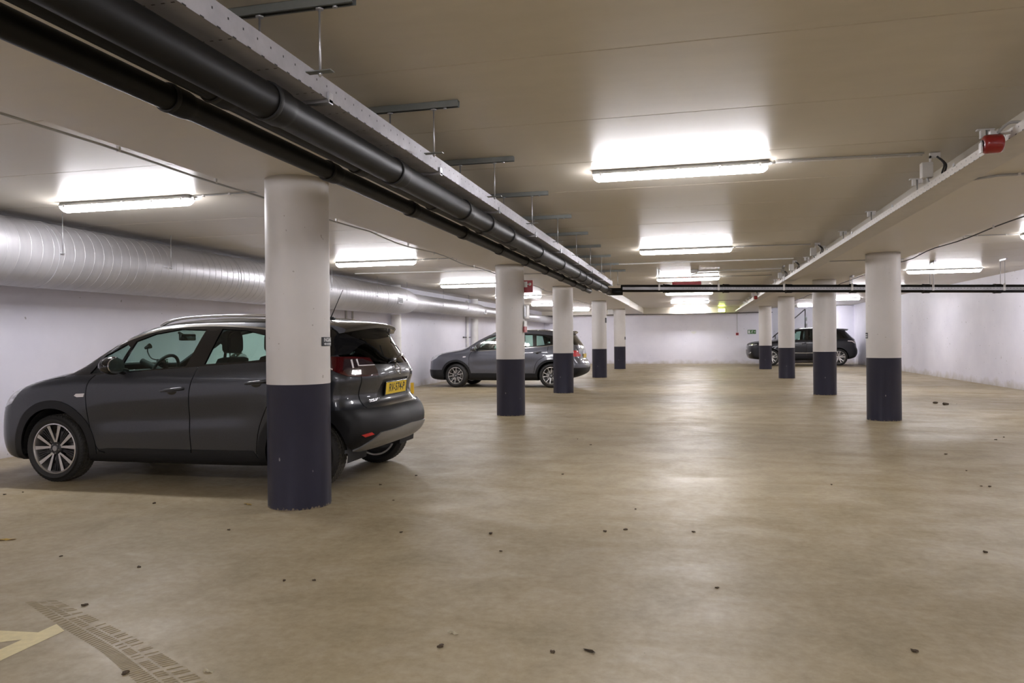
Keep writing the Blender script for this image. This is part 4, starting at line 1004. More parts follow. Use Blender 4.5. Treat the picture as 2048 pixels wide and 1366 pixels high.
def build_car(S):
    root = thing(S['name'], (S['loc'][0], S['loc'][1], 0), S['label'], 'car', rz=S['yaw'])
    sh = Shell(S); bm = sh.mesh()
    lay = bm.faces.layers.int.new('reg')
    R = {}; order = ['body']
    def reg(n):
        if n not in R: R[n] = len(R) + 1
        return R[n]
    def side(s, extra=None):
        return lambda c, n: c.y * s > .30 and abs(n.y) > .12 and (extra is None or extra(c, n))
    # --- horizontal panels
    hood = S['hood']
    cut_region(bm, lay, hood, 'xy', lambda c, n: n.z > .25 and c.z > .75 and c.x < .6, reg('hood'))
    ws = S['windshield']
    cut_region(bm, lay, ws, 'xy', lambda c, n: n.z > .25 and c.z > 1.0 and c.x < 1.5, reg('windshield'))
    rw = S['rear_window']; xr = S['L'] - .9
    cut_region(bm, lay, S['tailgate'], 'yz', lambda c, n: c.x > xr + .1 and n.x > .2, reg('tailgate'))
    cut_region(bm, lay, rw, 'yz', lambda c, n: c.x > S['L'] - .58 and n.x > .06 and c.z > 1.05, reg('rear_window'))
    for nm, poly in S.get('rear_regions', []):
        cut_region(bm, lay, poly, 'yz', lambda c, n: c.x > S['L'] - .42 and n.x > -.3, reg(nm))
    for nm, poly in S.get('front_regions', []):
        cut_region(bm, lay, poly, 'yz', lambda c, n: c.x < -.4 and n.x < -.3, reg(nm))
    for s in (-1, 1):
        for yv, xt in ((S['tail_in'], 1), (S['head_in'], -1)):
            fs = [f for f in bm.faces if (f.calc_center_median().x > S['L'] - .7 if xt > 0 else f.calc_center_median().x < -.3) and min(v.co.y for v in f.verts) < s * yv < max(v.co.y for v in f.verts)]
            bmesh.ops.bisect_plane(bm, geom=fs + list({e for f in fs for e in f.edges}) + list({v for f in fs for v in f.verts}), dist=1e-6, plane_co=(0, s * yv, 0), plane_no=(0, 1, 0))
    for s in (-1, 1):
        sfx = '_L' if s < 0 else '_R'
        for nm, poly, kind in S['side']:
            ex = None
            if kind == 'nocorner': ex = (lambda c, n, s=s: abs(n.x) < .6)
            if kind == 'lamp': ex = (lambda c, n: abs(c.y) > S['tail_in'])
            r = reg(nm + (sfx if nm not in ('gap', 'lower', 'pillar_black') else ''))
            if kind == 'lamp':
                cut_region(bm, lay, poly, 'xz', (lambda c, n, s=s: c.y * s > S['tail_in'] and n.z < .75), r)
            elif kind == 'head':
                cut_region(bm, lay, poly, 'xz', (lambda c, n, s=s: c.y * s > S['head_in'] and n.z < .97), r)
            else: cut_region(bm, lay, poly, 'xz', side(s, ex), r)
        for wx in (0, S['wb']):
            cz = S['wheel_z']
            for rad, nm in ((S['arch_ro'], 'lower'),) if S['arch_ro'] > 0 else ():
                ring = [(wx + math.cos(a) * rad, cz + math.sin(a) * rad) for a in [2 * PI * k / 48 for k in range(48)]]
                cut_region(bm, lay, ring, 'xz', (lambda c, n, s=s: c.y * s > .42 and c.z < 1.0), reg(nm))
            rad = S['arch_ri']
            ring = [(wx + math.cos(a) * rad, cz + math.sin(a) * rad) for a in [2 * PI * k / 48 for k in range(48)]]
            cut_region(bm, lay, ring, 'xz', (lambda c, n, s=s: c.y * s > .42 and c.z < 1.0), 999)
    for nm, poly in S.get('rear_late', []):
        cut_region(bm, lay, poly, 'yz', lambda c, n: c.x > S['L'] - .5 and n.x > -.3, reg(nm))
    bmesh.ops.delete(bm, geom=[f for f in bm.faces if f[lay] == 999], context='FACES')
    bm.normal_update(); bm.verts.ensure_lookup_table()
    inv = {v: k for k, v in R.items()}; inv[0] = 'body'
    data = {}
    for f in bm.faces:
        d = data.setdefault(inv[f[lay]], ({}, [], [], []))
        ids = []
        for v in f.verts:
            if v.index not in d[0]: d[0][v.index] = len(d[1]); d[1].append(v.co.copy()); d[2].append(v.normal.copy())
            ids.append(d[0][v.index])
        d[3].append(ids)
    G = lambda n, m, off: [(data[n][1], data[n][2], data[n][3], m, off)] if n in data else []
    paint = car_mats(S)
    P = [paint, M_GLOSSB, M_CLAD, M_LINING, M_CHROME]
    body = panel_object('body', G('body', 0, 0) + G('gap', 1, -.006) + G('pillar_black', 1, .001), P, root, 3)
    if 'lower' in data: panel_object('lower_cladding', G('lower', 2, .007), P, root, 3, .015)
    for nm in ('hood', 'tailgate'): panel_object(nm, G(nm, 0, .001), P, root, 3)
    for nm in ('front_door', 'rear_door'):
        for sx in ('_L', '_R'):
            if nm + sx in data: panel_object(nm, G(nm + sx, 0, .001), P, root, 3)
    gm = {'windshield': M_GLASSS, 'rear_window': M_GLASSD}
    for nm in ('windshield', 'rear_window'):
        panel_object(nm, G(nm, 0, -.004), [gm[nm]], root)
    for k in data:
        base = k[:-2] if k[-2:] in ('_L', '_R') else k
        if base.startswith('glass'):
            mt = M_GLASSD if (base in S.get('dark_glass', ())) else M_GLASS
            panel_object('side_window', G(k, 0, -.008), [mt], root)
        elif base == 'chrome': panel_object('window_chrome_trim', G(k, 0, .003), [M_CHROME], root, 0, .01)
        elif base == 'headlight': panel_object('headlight', G(k, 0, .002), [M_HEAD], root, 0, .02)
        elif base == 'headdark': panel_object('headlight_inner', G(k, 0, .001), [M_HEADD], root, 0, .02)
        elif base == 'tail': panel_object('tail_light', G(k, 0, .006), [M_TAILR if not S.get('bright_tail') else M_TAILB], root, 0, .02)
        elif base == 'tailsmoke': panel_object('tail_light_smoked_lens', G(k, 0, .007), [M_TAILD], root, 0, .02)
        elif base == 'tailclear': panel_object('tail_light_clear_lens', G(k, 0, .0075), [M_TAILC], root, 0, .02)
        elif base.startswith('tailline'): panel_object('tail_light_bright_line', G(k, 0, .009), [M_TAILW], root, 0, .02)
        elif base == 'indicator': panel_object('side_indicator', G(k, 0, .006), [M_TAILW], root, 0, .01)
        elif base == 'reflector': panel_object('rear_reflector', G(k, 0, .016), [M_TAILB], root, 0, .01)
        elif base == 'skid': panel_object('skid_plate', G(k, 0, .02), [M_SATIN], root, 0, .03)
        elif base == 'grille': panel_object('grille', G(k, 0, .002), [M_GLOSSB], root, 0, .02)
        elif base == 'recess': panel_object('plate_recess', G(k, 0, -.004), [M_CLAD], root, 0, .02)
        elif base == 'stripe': panel_object('side_chrome_strip', G(k, 0, .004), [M_CHROME], root, 0, .01)
    bm.free()
    # --- wheel-arch liners
    for wx in (0, S['wb']):
        rad = S['arch_ri'] + .004; cz = S['wheel_z']
        for s in (-1, 1):
            b2 = bmesh.new()
            yo = s * (S['hw'] - .055); yi = s * .42
            pr = [(wx + math.cos(a) * rad, cz + math.sin(a) * rad) for a in [(-10 + 200 * k / 24) * PI / 180 for k in range(25)]]
            A = [b2.verts.new((x, yo, max(z, .2))) for x, z in pr]; B = [b2.verts.new((x, yi, max(z, .2))) for x, z in pr]
            for i in range(24): b2.faces.new((A[i], A[i + 1], B[i + 1], B[i]))
            b2.faces.new(B)
            obj('wheel_arch_liner', b2, [M_LINING], root)
    # --- wheels
    for wx in (0, S['wb']):
        for s in (-1, 1):
            wl = make_wheel(S, root, s, S.get('steer', 0) if wx == 0 else 0)
            wl.location = (wx, s * (S['track'] / 2), S['tyre_r'] - .004)
    # --- cabin
    bz = S['seat_z']
    def seat(x, y, w=.5, drv=True):
        r_ = bpy.data.objects.new('seat', None); COL.objects.link(r_); r_.parent = root; r_.location = (x, y, 0)
        b = bmesh.new(); box(b, -.28, .26, -w / 2, w / 2, bz - .16, bz, 0, .05); obj('seat_cushion', b, [M_SEAT], r_, 40)
        b = bmesh.new(); vs = box(b, -.07, .07, -w / 2, w / 2, 0, .60, 0, .05)
        for v in list(b.verts):
            t = v.co.z / .60; v.co.y *= 1 - .28 * t * t; v.co.x += .16 * t
        bmesh.ops.translate(b, vec=(.22, 0, bz - .05), verts=b.verts); obj('backrest', b, [M_SEAT], r_, 40)
        b = bmesh.new()
        pr = cr([(-.115, .0), (-.125, .08), (-.11, .17), (-.05, .205), (.05, .205), (.11, .17), (.125, .08), (.115, 0), (.05, -.012), (-.05, -.012)], 4, True)
        f = prism(b, [(p[0], p[1]) for p in pr], -.045, .045, 'yz')
        bmesh.ops.bevel(b, geom=[e for e in b.edges if len(e.link_faces) == 2 and e.calc_face_angle() > 1.2], offset=.02, segments=2, affect='EDGES')
        bmesh.ops.translate(b, vec=(.37, 0, bz + .60), verts=b.verts); obj('headrest', b, [M_SEAT], r_, 50)
        b = bmesh.new()
        for yy in (-.05, .05): tube(b, [(.37, yy, bz + .50), (.372, yy, bz + .62)], .006, 8)
        obj('headrest_posts', b, [M_CHROME], r_)
    sx = S['seat_x']
    seat(sx, -.37); seat(sx, .37)
    for y in (-.40, 0, .40): seat(sx + .88, y, .46)
    b = bmesh.new()
    dx0, dz0 = S['dash']
    pr = [(dx0 - .55, dz0 - .07), (dx0 - .1, dz0), (dx0 + .06, dz0 - .01), (dx0 + .14, dz0 - .10), (dx0 + .10, dz0 - .40), (dx0 - .4, dz0 - .5)]
    prism(b, pr, -.66, .66); obj('dashboard', b, [M_LINING], root, 40)
    b = bmesh.new()
    wc = Vector((dx0 + .26, -.37, dz0 - .03)); tl = math.radians(24)
    U = Vector((0, 1, 0)); Vv = Vector((math.sin(tl), 0, math.cos(tl)))
    tube(b, [wc + U * (.185 * math.cos(a)) + Vv * (.185 * math.sin(a)) for a in [2 * PI * k / 36 for k in range(37)]], .016, 10, cap=False)
    for a in (0.1, PI - .1, -PI / 2): tube(b, [wc, wc + (U * math.cos(a) + Vv * math.sin(a)) * .18], .018, 8, mi=1)
    tube(b, [wc, wc - Vector((math.cos(tl), 0, -math.sin(tl))) * .28], .03, 10)
    obj('steering_wheel', b, [M_SEAT, M_SATIN], root, 40)
    b = bmesh.new(); mx, mz = S['mirror_in']
    box(b, -.015, .02, -.12, .12, -.035, .035, 0, .014); bmesh.ops.translate(b, vec=(mx, 0, mz), verts=b.verts)
    tube(b, [(mx - .02, 0, mz + .01), (mx - .10, 0, mz + .05)], .014, 8)
    obj('interior_mirror', b, [M_GLOSSB], root, 40)
    b = bmesh.new(); box(b, dx0 - .3, S['L'] - 1.6, -.70, .70, .24, .30); obj('cabin_floor', b, [M_LINING], root)
    if S.get('parcel'):
        x0_, x1_, z_ = S['parcel']; b = bmesh.new(); box(b, x0_, x1_, -.58, .58, z_ - .02, z_); obj('parcel_shelf', b, [M_LINING], root)
    # --- door mirrors
    mx, mz = S['mirror']
    for s in (-1, 1):
        yb = sh.side_y(mx + .06, mz - .02)
        m_ = bpy.data.objects.new('door_mirror', None); COL.objects.link(m_); m_.parent = root; m_.location = (mx, s * yb, mz)
        b = bmesh.new()
        bmesh.ops.create_uvsphere(b, u_segments=20, v_segments=14, radius=1)
        for v in b.verts:
            x, y, z = v.co; x = -abs(x) ** .8 * 1.0 if x < 0 else x * .35
            v.co = Vector((x * .115, y * .115 * (1 - .1 * z), z * .085 * (1 + .1 * y)))
        bmesh.ops.translate(b, vec=(.0, s * .15, .045), verts=b.verts); obj('mirror_housing', b, [S.get('mirror_m') or paint], m_, 60)
        b = bmesh.new(); bmesh.ops.create_cone(b, cap_ends=True, segments=24, radius1=1, radius2=1, depth=1)
        for v in b.verts: v.co = Vector((v.co.z * .012 + .036, v.co.x * .10 + s * .15, v.co.y * .07 + .045))
        obj('mirror_glass', b, [M_CHROME], m_, 40)
        b = bmesh.new(); tube(b, [(-.01, -s * .03, -.02), (-.01, s * .07, .0), (-.01, s * .13, .02)], [.035, .028, .03], 10); obj('mirror_arm', b, [M_GLOSSB], m_, 60)
    # --- handles
    for s in (-1, 1):
        for hx, hz in S['handles']:
            yb = sh.side_y(hx, hz) * s
            b = bmesh.new()
            bmesh.ops.create_uvsphere(b, u_segments=18, v_segments=10, radius=1)
            for v in b.verts: v.co = Vector((v.co.x * .055, v.co.y * .012, v.co.z * .034))
            bmesh.ops.translate(b, vec=(hx - .01, yb - s * .002, hz - .012), verts=b.verts)
            hd = obj('door_handle', b, [M_GLOSSB], root, 60)
            b = bmesh.new()
            tube(b, [(hx - .115, yb - s * .005, hz - .012), (hx - .10, yb + s * .022, hz - .008), (hx - .03, yb + s * .040, hz), (hx + .05, yb + s * .040, hz + .008), (hx + .10, yb + s * .028, hz + .012), (hx + .115, yb - s * .005, hz + .012)],
                 [.008, .013, .014, .015, .017, .012], 10)
            obj('handle_grip', b, [S.get('handle_m') or paint], hd, 60)
    # --- roof rails
    if S.get('rails'):
        for s in (-1, 1):
            b = bmesh.new(); pts = []
            for x, lift in cr(S['rails'], 5):
                y = S['rail_y'] + (0.02 if .9 < x < 2.4 else 0)
                pts.append((x, s * S['rail_y'], sh.top_z(x, S['rail_y']) + lift))
            tube(b, pts, .014, 10); obj('roof_rail', b, [S.get('rail_m') or M_CHROME], root, 60)
    # --- spoiler
    if S.get('spoiler'):
        sp = S['spoiler']; b = bmesh.new(); rows = []
        n = 25
        for i in range(n):
            y = -sp['hw'] + 2 * sp['hw'] * i / (n - 1); q = abs(y) / sp['hw']
            zt = sh.top_z(sp['x0'], y, 1.2); xe = sp['x1'] - sp['bow'] * q ** 2.6; zt2 = sp['z1'] - .05 * q ** 2
            rows.append([b.verts.new(p) for p in ((sp['x0'], y, zt + .004), ((sp['x0'] + xe) / 2, y, (zt + zt2) / 2 + .012), (xe - .02, y, zt2 + .006), (xe, y, zt2 - .008), (xe - .015, y, zt2 - sp['th']), (sp['x0'] + .02, y, zt2 - sp['th'] - .03), (sp['x0'], y, zt - .06))])
        for i in range(n - 1):
            for k in range(7): b.faces.new((rows[i][k], rows[i][(k + 1) % 7], rows[i + 1][(k + 1) % 7], rows[i + 1][k]))
        b.faces.new(rows[0]); b.faces.new(rows[-1][::-1]); bmesh.ops.recalc_face_normals(b, faces=b.faces)
        obj('rear_spoiler', b, [paint], root, 35)
    return root, sh, paint
def car_one():
    hw = .8825
    prof = [(-.72, .20), (-.82, .26), (-.865, .40), (-.862, .58), (-.83, .72), (-.74, .84), (-.60, .92), (-.42, .98), (-.2, 1.035), (.00, 1.075), (.12, 1.125), (.35, 1.24), (.60, 1.37), (.82, 1.465), (1.05, 1.52),
            (1.4, 1.555), (1.9, 1.56), (2.35, 1.54), (2.68, 1.505), (2.84, 1.46), (2.92, 1.36), (3.03, 1.20), (3.11, 1.08), (3.135, .99), (3.11, .90), (3.10, .82), (3.135, .745), (3.20, .70), (3.245, .63), (3.26, .53), (3.22, .43), (3.12, .36), (2.95, .31), (2.7, .27), (2.3, .21), (1.8, .20), (1.2, .20), (.6, .20), (.1, .20), (-.3, .20), (-.55, .20)]
    arch = lambda cx, cz, r, a0, a1, n=14: [(cx + math.cos(math.radians(a0 + (a1 - a0) * k / n)) * r, cz + math.sin(math.radians(a0 + (a1 - a0) * k / n)) * r) for k in range(n + 1)]
    fl = cr([(.47, 1.02), (.41, .96), (.385, .86), (.39, .68), (.41, .52), (.45, .38), (.49, .315), (.56, .295)], 4)
    dl = cr([(1.545, 1.10), (1.52, 1.02), (1.485, .90), (1.47, .75), (1.468, .50), (1.475, .31)], 4)
    rl = cr([(2.40, 1.14), (2.38, 1.0), (2.33, .86), (2.24, .72), (2.17, .56), (2.14, .42), (2.13, .31)], 4)
    fd = fl + [(1.465, .30)] + dl[::-1]
    rd = dl + [(2.12, .305)] + rl[::-1]
    bot = [(.20, 1.005), (.47, 1.015), (.69, 1.03), (1.10, 1.062), (1.50, 1.092), (2.0, 1.12), (2.45, 1.145)]
    topc = cr([(.17, 1.05), (.39, 1.185), (.67, 1.33), (.98, 1.435), (1.25, 1.475), (1.6, 1.482), (2.0, 1.458), (2.3, 1.42)], 4)
    topg = [(x + .012, z - .028) for x, z in topc]
    g1 = [(.30, 1.035), (.69, 1.045), (.80, 1.30), (.755, 1.325)] ; g1 = [(.40, 1.03), (.665, 1.04), (.765, 1.275), (.72, 1.305), (.52, 1.20)]
    g2 = [(.70, 1.045), (1.10, 1.072), (1.415, 1.10), (1.525, 1.43), (1.25, 1.44), (1.0, 1.40), (.81, 1.33)]
    g3 = [(1.60, 1.115), (2.02, 1.14), (2.32, 1.17), (2.36, 1.25), (2.22, 1.36), (1.95, 1.42), (1.69, 1.438)]
    band = [(.13, 1.015), (.47, 1.018), (.69, 1.033), (1.10, 1.062), (1.50, 1.092), (2.0, 1.122), (2.45, 1.150), (2.70, 1.17), (2.93, 1.20), (2.95, 1.30), (2.80, 1.415), (2.45, 1.44)] + [(x, z - .004) for x, z in topc[::-1]]
    S = dict(id='suv_one', name='car', loc=(-5.93, 6.675), yaw=math.radians(1.2),
        label='dark grey compact SUV parked nearest, behind the big left pillar, yellow plate at its rear', profile=prof, hw=hw, L=3.26,
        Wz=[(.15, .80), (.24, .835), (.32, .852), (.42, .862), (.55, .872), (.68, .884), (.80, .888), (.90, .884), (.96, .872), (1.02, .850), (1.10, .815), (1.25, .757), (1.40, .69), (1.50, .62), (1.62, .50)],
        Wx=[(-1.2, .93), (-.7, .965), (-.3, .99), (.2, 1.0), (1.2, 1.0), (2.2, .995), (2.7, .975), (3.1, .945), (3.5, .90)],
        bow_f=.30, bow_r=.24, belt_rise=.035, crown=.045, k=.06, flare=.012, axis=(-.38, 2.75, .60), ds=.035, nphi=136, nf=30,
        wb=2.604, wheel_z=.318, scoop=.016, tyre_r=.322, rim_r=.240, tyre_w=.215, track=1.53, arch_ri=.385, arch_ro=.462,
        hood=cr([(-.74, 0), (-.70, .35), (-.60, .60), (-.45, .70), (-.1, .735), (.12, .73), (.10, .55), (.04, .25), (.02, 0)], 3)[:-1] + [(.02, 0)] + [(x, -y) for x, y in cr([(-.74, 0), (-.70, .35), (-.60, .60), (-.45, .70), (-.1, .735), (.12, .73), (.10, .55), (.04, .25), (.02, 0)], 3)][::-1][1:-1],
        windshield=[(.08, 0), (.10, .35), (.17, .60), (.22, .685), (.45, .66), (.95, .545), (.92, .3), (.91, 0), (.92, -.3), (.95, -.545), (.45, -.66), (.22, -.685), (.17, -.60), (.10, -.35)],
        tailgate=[(-.64, .72), (.64, .72), (.655, 1.0), (.66, 1.12), (.60, 1.45), (-.60, 1.45), (-.66, 1.12), (-.655, 1.0)],
        rear_window=[(-.70, 1.12), (-.4, 1.098), (0, 1.09), (.4, 1.098), (.70, 1.12), (.74, 1.20), (.62, 1.43), (0, 1.445), (-.62, 1.43), (-.74, 1.20)],
        tail_in=.42, head_in=.50, seat_z=.62, seat_x=1.22, dash=(.57, 1.05), mirror_in=(.82, 1.37), mirror=(.78, 1.065),
        handles=[(1.31, .885), (2.16, .955)], rails=[(.98, .0), (1.12, .035), (1.5, .045), (2.1, .045), (2.42, .035), (2.58, .0)], rail_y=.60,
        spoiler=dict(hw=.60, x0=2.66, x1=3.0, z1=1.475, bow=.12, th=.035), paint=(.030, .033, .040), metal=.5, prough=.36,
        rim_m=(M_ALLOY, M_ALLOYD), spokes=dict(n=5, a0=.06, a1=.28, w0=.016, w1=.038, r0=.05, fins=(PI / 5, PI / 5 - .11, PI / 5 + .11), rot=PI / 2 + .04),
        parcel=(2.45, 2.95, 1.0), mirror_m=M_GLOSSB, dark_glass=('glass_rear',))
    low_side = [(.30, .10), (.50, .325), (.60, .335), (2.10, .345), (2.25, .10)]
    S['side'] = [
        ('front_door', fd, ''), ('rear_door', rd, ''),
        ('lower', low_side, ''),
        ('lower', [(2.6, .05), (2.6, .60), (2.98, .61), (3.12, .68), (3.6, .70), (3.6, .05)], ''),
        ('gap', strip(fl, .010), ''), ('gap', strip(dl, .010), ''), ('gap', strip(rl, .008), ''),
        ('gap', strip([(-.62, .875), (-.45, .90), (-.2, .955), (.12, 1.0)], .006), ''),
        ('pillar_black', band, ''), ('chrome', strip([(x, z - .012) for x, z in topc], .016), ''),
        ('glass_a', g1, ''), ('glass_b', g2, ''), ('glass_c', g3, ''),
        ('headlight', [(-1.0, .69), (-1.0, .80), (-.68, .885), (-.31, .935), (-.37, .865), (-.47, .745), (-.62, .69)], 'head'),
        ('headdark', [(-.58, .75), (-.50, .87), (-.43, .885), (-.52, .76)], 'head'),
        ('indicator', [(.26, .825), (.28, .843), (.37, .848), (.36, .815), (.29, .812)], ''),
        ('tail', [(2.70, 1.135), (2.80, 1.175), (2.95, 1.172), (3.08, 1.148), (3.25, 1.115), (3.25, 1.0), (3.06, .995), (2.97, 1.005), (2.85, 1.06)], 'lamp'),
        ('tailsmoke', [(2.91, 1.155), (3.0, 1.15), (3.08, 1.10), (3.25, 1.07), (3.25, 1.01), (3.06, 1.005), (2.97, 1.015), (2.93, 1.06)], 'lamp'),
        ('tailline', strip([(2.73, 1.125), (2.80, 1.095), (2.86, 1.065)], .008), 'lamp'),
        ('tailline2', strip([(2.95, 1.145), (2.985, 1.07)], .008), 'lamp'), ('tailline3', strip([(2.975, 1.148), (3.005, 1.09), (3.25, 1.09)], .007), 'lamp'),
        ('tailclear', [(2.985, 1.055), (3.03, 1.055), (3.04, 1.015), (2.99, 1.015)], 'lamp'),
        ('reflector', [(3.095, .495), (3.15, .51), (3.16, .49), (3.11, .475)], 'lamp'),
    ]
    S['rear_regions'] = [
        ('lower', [(-1, .71), (1, .71), (1, .05), (-1, .05)]),
        ('recess', [(-.31, .955), (.31, .955), (.40, .80), (.36, .775), (-.36, .775), (-.40, .80)]),
        ('gap', strip([(-.645, 1.12), (-.64, .95), (-.635, .71)], .010)), ('gap', strip([(.645, 1.12), (.64, .95), (.635, .71)], .010))]
    S['rear_late'] = [('skid', [(-.76, .31), (-.68, .42), (-.58, .50), (0, .525), (.58, .50), (.68, .42), (.76, .31), (.66, .32), (.5, .345), (.3, .37), (0, .375), (-.3, .37), (-.5, .345), (-.66, .32)])]
    S['front_regions'] = [('grille', [(-.45, .80), (.45, .80), (.38, .68), (-.38, .68)])]
    root, sh, paint = build_car(S)
    # rear plate with its number
    def rear_pt(y, z, off=0): return Vector((sh.end_x(y, z) + off, y, z))
    zc, yc = .865, 0.0
    a = rear_pt(yc, .80); b_ = rear_pt(yc, .93); tilt = math.atan2(a.x - b_.x, .13)
    def place_rear(o, y, z, off, tl=None, rz=0.0):
        p = rear_pt(y, z, off); t = tilt if tl is None else tl
        # local: x right (seen from behind = -y .. +y), y up, z out
        # seen from behind the car (looking to -x), right hand is +y
        X = Vector((0, 1, 0)); Zv = Vector((math.cos(t), 0, math.sin(t))); Yv = Zv.cross(X)
        m = Matrix((X, Yv, Zv)).transposed().to_4x4(); m.translation = p
        if rz: m = m @ Matrix.Rotation(rz, 4, 'Y')
        o.matrix_local = m
    b = bmesh.new(); box(b, -.27, .27, -.065, .065, 0, .008, 0, .003); box(b, -.26, .26, -.055, .055, .006, .0095, 1)
    pl = obj('number_plate', b, [M_GLOSSB, M_PLATE], root); place_rear(pl, 0, zc, .012); pl['label'] = 'yellow number plate with black characters in a black holder'
    b = text_bm('RV-574-P', .108, .0006, cx=.98); tx = obj('plate_characters', b, [M_INK], pl); tx.location = (.012, 0, .0102)
    # ring and bolt emblem
    b = bmesh.new()
    tube(b, [(.052 * math.cos(t), .052 * math.sin(t), .004) for t in [2 * PI * k / 32 for k in range(33)]], .0055, 8, cap=False)
    for s in (-1, 1):
        v = [b.verts.new((s * x, s * y, z)) for z in (.002, .007) for x, y in ((-.068, .004), (.006, .004), (-.004, -.010), (-.030, -.006))]
        b.faces.new(v[4:]); b.faces.new(v[:4][::-1])
        for k in range(4): b.faces.new((v[k], v[(k + 1) % 4], v[4 + (k + 1) % 4], v[4 + k]))
    em = obj('badge', b, [M_CHROME], root, 40); place_rear(em, 0, 1.045, .012, .32); em['label'] = 'chrome ring badge with a bolt'
    b = text_bm('CROSSLAND X', .036, .0015, cx=1.05); nm = obj('model_lettering', b, [M_CHROME], root); place_rear(nm, -.465, .775, .010, .2)
    # aerial
    b = bmesh.new(); zt = sh.top_z(2.44, 0, 1.2)
    box(b, -.05, .04, -.025, .025, -.004, .022, 0, .008); bmesh.ops.translate(b, vec=(2.44, 0, zt), verts=b.verts)
    tube(b, [(2.44, 0, zt + .015), (2.50, 0, zt + .14), (2.57, 0, zt + .285)], [.006, .004, .003], 8); obj('aerial', b, [M_CLAD], root, 40)
    # phone holder on a bent arm
    b = bmesh.new(); tube(b, cr([(.66, -.18, 1.13), (.60, -.18, 1.14), (.53, -.18, 1.16), (.49, -.18, 1.22), (.49, -.18, 1.26)], 4), .006, 8)
    tube(b, [(.46, -.18, 1.262), (.52, -.18, 1.285)], [.014, .028], 12); box(b, .62, .70, -.22, -.14, 1.05, 1.15, 0, .006); obj('phone_holder', b, [M_GLOSSB], root, 50)
    # exhaust tow cover and wiper
    b = bmesh.new(); tube(b, [(sh.end_x(-.02, 1.13) + .02, -.02, 1.13), (sh.end_x(.30, 1.17) + .014, .30, 1.17)], .007, 8); box(b, -.03, .03, -.035, .035, -.02, .02, 0, .01, Matrix.Translation((sh.end_x(-.02, 1.125) + .008, -.02, 1.125)))
    obj('rear_wiper', b, [M_GLOSSB], root, 40)
    return root, sh
